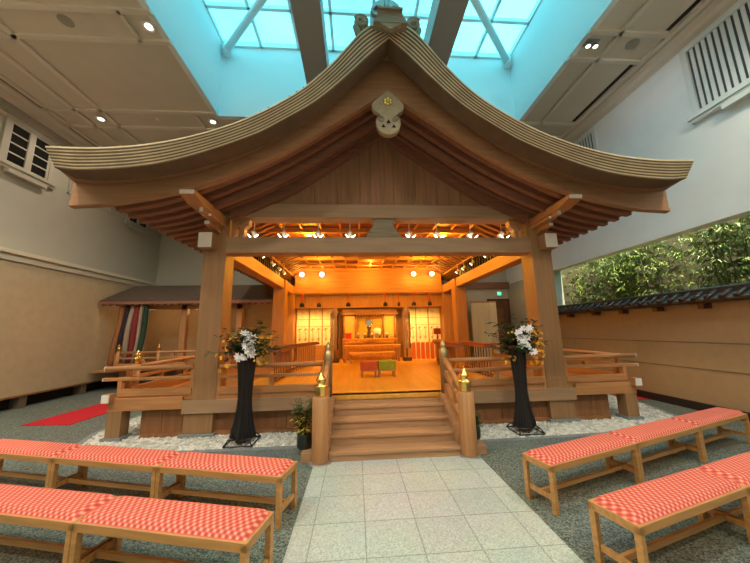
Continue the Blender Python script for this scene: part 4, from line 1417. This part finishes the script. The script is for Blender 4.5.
for i, x in enumerate((-.42, -.18, .05, .31, .56)):
    t_ = thing('offering_tray', ('leftmost', 'second from left', 'central', 'fourth from left', 'rightmost')[i] + ' white offering tray on the upper table', 'tray', (x, 10.0, 1.32), 0, 'white offering trays')
    MB().box(x - .055, x + .055, 9.95, 10.05, 1.32, 1.42).build('pedestal', CRM, t_)
    MB().box(x - .02, x + .02, 9.945, 9.952, 1.345, 1.39).build('keyhole', VOID, t_)
    MB().box(x - .085, x + .085, 9.92, 10.08, 1.42, 1.45).build('tray', CRM, t_, .003)
    MB().ball((x, 10.0, 1.475), .035, (1.2, 1, .8), 10, 6).build('offering', WHITE, t_)
t_ = thing('cloth_bundle', 'white folded cloth bundle behind the offering trays', 'bundle', (.24, 10.13, 1.32))
MB().ball((.24, 10.14, 1.56), .15, (1, .35, .75), 14, 8).build('bundle', WHITE, t_)
MB().box(.16, .32, 10.10, 10.2, 1.32, 1.48).build('stand', CRM, t_)
t_ = thing('red_box', 'small red lacquered box on the left end of the upper table', 'box', (-.74, 10.0, 1.32))
MB().box(-.84, -.64, 9.93, 10.08, 1.32, 1.48).build('body', RED, t_, .01)
MB().prismz([(-.86, 9.91), (-.62, 9.91), (-.62, 10.1), (-.86, 10.1)], 1.48, 1.51).build('lid', RED, t_)
t_ = thing('box_lantern', 'dark red box on a thin post at the rear right of the stage', 'lantern', (2.2, 9.63, .60))
MB().box(2.10, 2.30, 9.55, 9.72, 1.42, 1.62).build('body', mat('dark_red', (0.2, .02, .015, 1), .5), t_, .008)
MB().tube([(2.2, 9.63, .60), (2.2, 9.63, 1.42)], .02, 8).build('post', WDARK, t_)
for sx, nm in ((-1, 'left'), (1, 'right')):
    x = sx * 1.17
    t_ = thing('silk_banner_stand', 'tall stand hung with long silk streamers at the %s of the altar' % nm, 'banner', (x, 9.6, .60), 0, 'silk banner stands')
    MB().tube([(x, 9.6, .60), (x, 9.6, 2.32)], .02, 8).build('pole', WDARK, t_)
    MB().box(x - .14, x + .14, 9.48, 9.72, .60, .72).build('foot', WDARK, t_, .01)
    MB().ball((x, 9.58, 2.14), .15, (.8, .5, 1.3), 12, 8).build('brocade_top', PURP, t_)
    for k, mm in enumerate((PURP, PURP, CRM, PURP, GRN)):
        q = MB()
        xx = x - .12 + k * .055
        for (za, zb), dx in (((2.16, 1.75), 0), ((1.75, 1.35), .012), ((1.35, 1.0), -.01)):
            q.bar((xx + dx, 9.54 - .015 * (k % 2), za), (xx + dx * .3, 9.54 - .015 * (k % 2), zb), .048, .008, up=(0, 1, 0))
        q.build('streamer', mm, t_)
# screens
for sx, nm in ((-1, 'left'), (1, 'right')):
    for k in range(3):
        x0 = 1.22 + k * .45
        t_ = thing('painted_screen', 'cream painted screen panel %s of the altar, %s' % (nm, ('nearest the altar', 'middle one', 'nearest the corner post')[k]), 'screen', (sx * (x0 + .2), 10.3, .60), 0, 'cream screens beside the altar')
        B(sx * x0, sx * (x0 + .44), 10.40, 10.42, 1.10, 2.38).build('panel', SCREEN, t_)
        m = MB()
        for z in (1.10, 1.75, 2.0, 2.36):
            m.box(sx * x0, sx * (x0 + .44), 10.385, 10.40, z, z + .012)
        for xx in (x0, x0 + .425):
            m.box(sx * xx, sx * (xx + .015), 10.385, 10.40, 1.10, 2.38)
        m.build('frame', WX, t_)
        m = MB()
        for j in range(2):
            cx = sx * (x0 + .12 + .2 * j)
            m.tube([(cx, 10.39, 1.25), (cx + .01, 10.39, 1.5), (cx - .02, 10.39, 1.70)], .008, 5)
            m.tube([(cx - .06, 10.39, 1.62), (cx, 10.39, 1.68), (cx + .06, 10.39, 1.66)], .012, 5)
            m.tube([(cx - .05, 10.39, 1.35), (cx, 10.39, 1.28), (cx + .05, 10.39, 1.37)], .010, 5)
        m.build('painted_tree', WRAF, t_)
        B(sx * x0, sx * (x0 + .44), 10.38, 10.44, .60, 1.10).build('lower_panel', WX, t_)
for k in range(5):
    x = 1.42 + k * .16
    t_ = thing('striped_side_drape', 'red drape strip with white edge right of the altar, strip %s' % ('one', 'two', 'three', 'four', 'five')[k], 'drape', (x, 9.9, .60), 0, 'red and white drape strips')
    B(x, x + .11, 9.98, 10.0, .60, 1.16).build('red_cloth', mat('orange_red_cloth', (0.60, .12, .03, 1), .7), t_)
    B(x + .112, x + .135, 9.98, 10.0, .60, 1.16).build('white_edge', WHITE, t_)

# ------------------------------------------------------------------ annex building on the left
an = thing('annex_building', 'low timber annex with a dark hipped roof behind the left porch', 'building', (-5.5, 9.4, 0))
m = MB()
p = [(-8.0, 9.0, 2.54), (-2.95, 9.0, 2.54), (-2.95, 9.95, 3.12), (-7.72, 9.95, 3.12), (-8.0, 10.9, 2.54), (-2.95, 10.9, 2.54),
     (-8.0, 9.0, 2.60), (-2.95, 9.0, 2.60), (-2.95, 9.95, 3.18), (-7.72, 9.95, 3.18), (-8.0, 10.9, 2.60), (-2.95, 10.9, 2.60)]
m.add(p, [(0, 3, 2, 1), (3, 4, 5, 2), (0, 4, 3), (6, 7, 8, 9), (9, 8, 11, 10), (6, 9, 10), (0, 1, 7, 6), (1, 2, 8, 7), (2, 5, 11, 8), (0, 6, 10, 4), (4, 10, 11, 5)])
m.build('roof', ANNEXR, an)
B(-8.0, -2.95, 8.96, 9.02, 2.48, 2.56).build('eave_fascia', WRAF, an)
m_ = MB()
for k in range(26):
    x = -7.9 + k * .19
    q = MB().bar((x, 9.02, 2.46), (x, 9.9, 2.95), .06, .06)
    q.build('rafter', WRAF, an)
for x in (-7.35, -5.75, -4.1):
    B(x - .08, x + .08, 9.3, 9.46, .0, 2.55).build('post', WZ, an, .006)
B(-8.0, -2.95, 10.6, 10.7, 0, 2.9).build('rear_wall', WALLL, an)
B(-8.0, -3.7, 9.0, 10.6, .55, .60).build('floor_deck', WX, an)
B(-7.4, -3.8, 9.3, 9.42, 2.34, 2.48).build('lintel', WX, an)
for x in (-6.4, -5.2, -4.5):
    B(x - .05, x + .05, 10.5, 10.6, .6, 2.6).build('wall_post', WZ, an)
m = MB()
for k in range(5):
    m.box(-5.6, -4.2, 10.45, 10.52, .9 + .11 * k, .93 + .11 * k)
m.build('shelf_rack', WX, an)
an_r = railing((-7.3, 8.95, 0), (-4.2, 8.95, 0), 'rear balustrade in front of the annex with two brass finials', [(-7.25, 8.95, 0), (-6.15, 8.95, 0)], 'balustrades around the pavilion porch')
DRED = mat('curtain_red', (0.22, 0.02, 0.02, 1), .8)
# striped ceremonial curtain
cu = thing('striped_curtain', 'five coloured ceremonial curtain gathered at the left end of the annex', 'curtain', (-7.2, 9.15, .6))
x = -7.52
for k, (mm, wd, nm) in enumerate(((ORC, .16, 'orange band'), (BLKC, .14, 'black band'), (CRM, .15, 'cream band'), (DRED, .17, 'red band'), (CRM, .10, 'cream band'), (GRN, .15, 'green band'))):
    q = MB()
    N = 10
    pts, fs = [], []
    for i in range(N + 1):
        z = 2.46 - i / N * 1.8
        sh = .13 * (i / N)
        bulge = .03 * math.sin(i / N * PI * 2 + k)
        for xx, yy in ((x - sh, 9.14 + bulge), (x + wd * .5 - sh, 9.08 + bulge), (x + wd - sh, 9.14 + bulge)):
            pts.append((xx, yy, z))
    for i in range(N):
        for j in range(2):
            a = i * 3 + j
            fs.append((a, a + 1, a + 4, a + 3))
    q.add(pts, fs, True)
    o = q.build('curtain_band', mm, cu, label=nm)
    so = o.modifiers.new('s', 'SOLIDIFY')
    so.thickness = .01
    x += wd
light('annex_lamp', 'POINT', (-5.6, 9.8, 2.3), 8, (1, .55, .2), an, .08)
light('annex_lamp', 'POINT', (-7.0, 9.8, 2.3), 7, (1, .6, .25), an, .08)

# ------------------------------------------------------------------ back right of the hall
dr = struct(MB().box(5.05, 5.12, YB - .06, YB, 0, 2.78).box(5.92, 5.99, YB - .06, YB, 0, 2.78).box(5.05, 5.99, YB - .06, YB, 2.72, 2.80), 'door_1', WDARK, label='brown door frame at the rear right of the hall')
struct(B(5.12, 5.92, YB - .04, YB - .01, 0, 2.72), 'door_leaf', DOORM, dr)
struct(B(5.74, 5.84, YB - .055, YB - .04, 1.0, 1.12), 'door_handle', ZINC, dr)
struct(B(5.3, 5.7, YB - .048, YB - .04, .3, 2.4), 'door_panel', mat('door_panel', (0.26, 0.09, 0.035, 1), .4, 0, 10, .2), dr)
ex = thing('exit_sign', 'small lit green exit sign above the brown door at the rear right', 'sign', (5.55, YB - .1, 2.95))
B(5.46, 5.66, YB - .10, YB, 2.94, 3.10).build('housing', WHITE, ex)
B(5.475, 5.645, YB - .108, YB - .10, 2.955, 3.085).build('sign_face', EXITM, ex)
m = MB()
m.ball((5.535, YB - .112, 3.055), .012, (1, .3, 1), 8, 5)
m.bar((5.535, YB - .112, 3.04), (5.525, YB - .112, 3.005), .018, .006, up=(0, 1, 0))
m.bar((5.525, YB - .112, 3.005), (5.545, YB - .112, 2.975), .01, .006, up=(0, 1, 0))
m.bar((5.525, YB - .112, 3.005), (5.505, YB - .112, 2.98), .01, .006, up=(0, 1, 0))
m.bar((5.535, YB - .112, 3.03), (5.560, YB - .112, 3.018), .008, .006, up=(0, 1, 0))
m.bar((5.575, YB - .112, 2.98), (5.62, YB - .112, 2.98), .006, .006)
m.bar((5.62, YB - .112, 2.98), (5.62, YB - .112, 3.06), .006, .006)
m.build('running_figure', WHITE, ex)
struct(B(3.0, 6.0, YB - .16, YB, 3.22, 3.50), 'beam_back', WRAF, label='dark timber band on the rear right wall')
for k in range(4):
    x = 4.05 + k * .26
    a, b = (x, 11.2 + (.08 if k % 2 else 0), 0), (x + .25, 11.2 + (0 if k % 2 else .08), 0)
    t_ = thing('folding_screen_panel', 'cream folding screen leaf behind the right side of the stage, leaf %s from the post' % ('one', 'two', 'three', 'four')[k], 'screen', (x, 11.2, 0), 0, 'cream folding screen leaves')
    MB().bar((a[0], a[1], 1.35), (b[0], b[1], 1.35), .02, 2.6).build('panel', SHOJI, t_)
    MB().bar((a[0], a[1] - .012, .06), (b[0], b[1] - .012, .06), .02, .08).bar((a[0], a[1] - .012, 2.62), (b[0], b[1] - .012, 2.62), .02, .06).build('frame', WX, t_)
light('rear_wall_lamp', 'POINT', (4.6, 10.2, 3.2), 14, (1, .72, .4), None, .1)
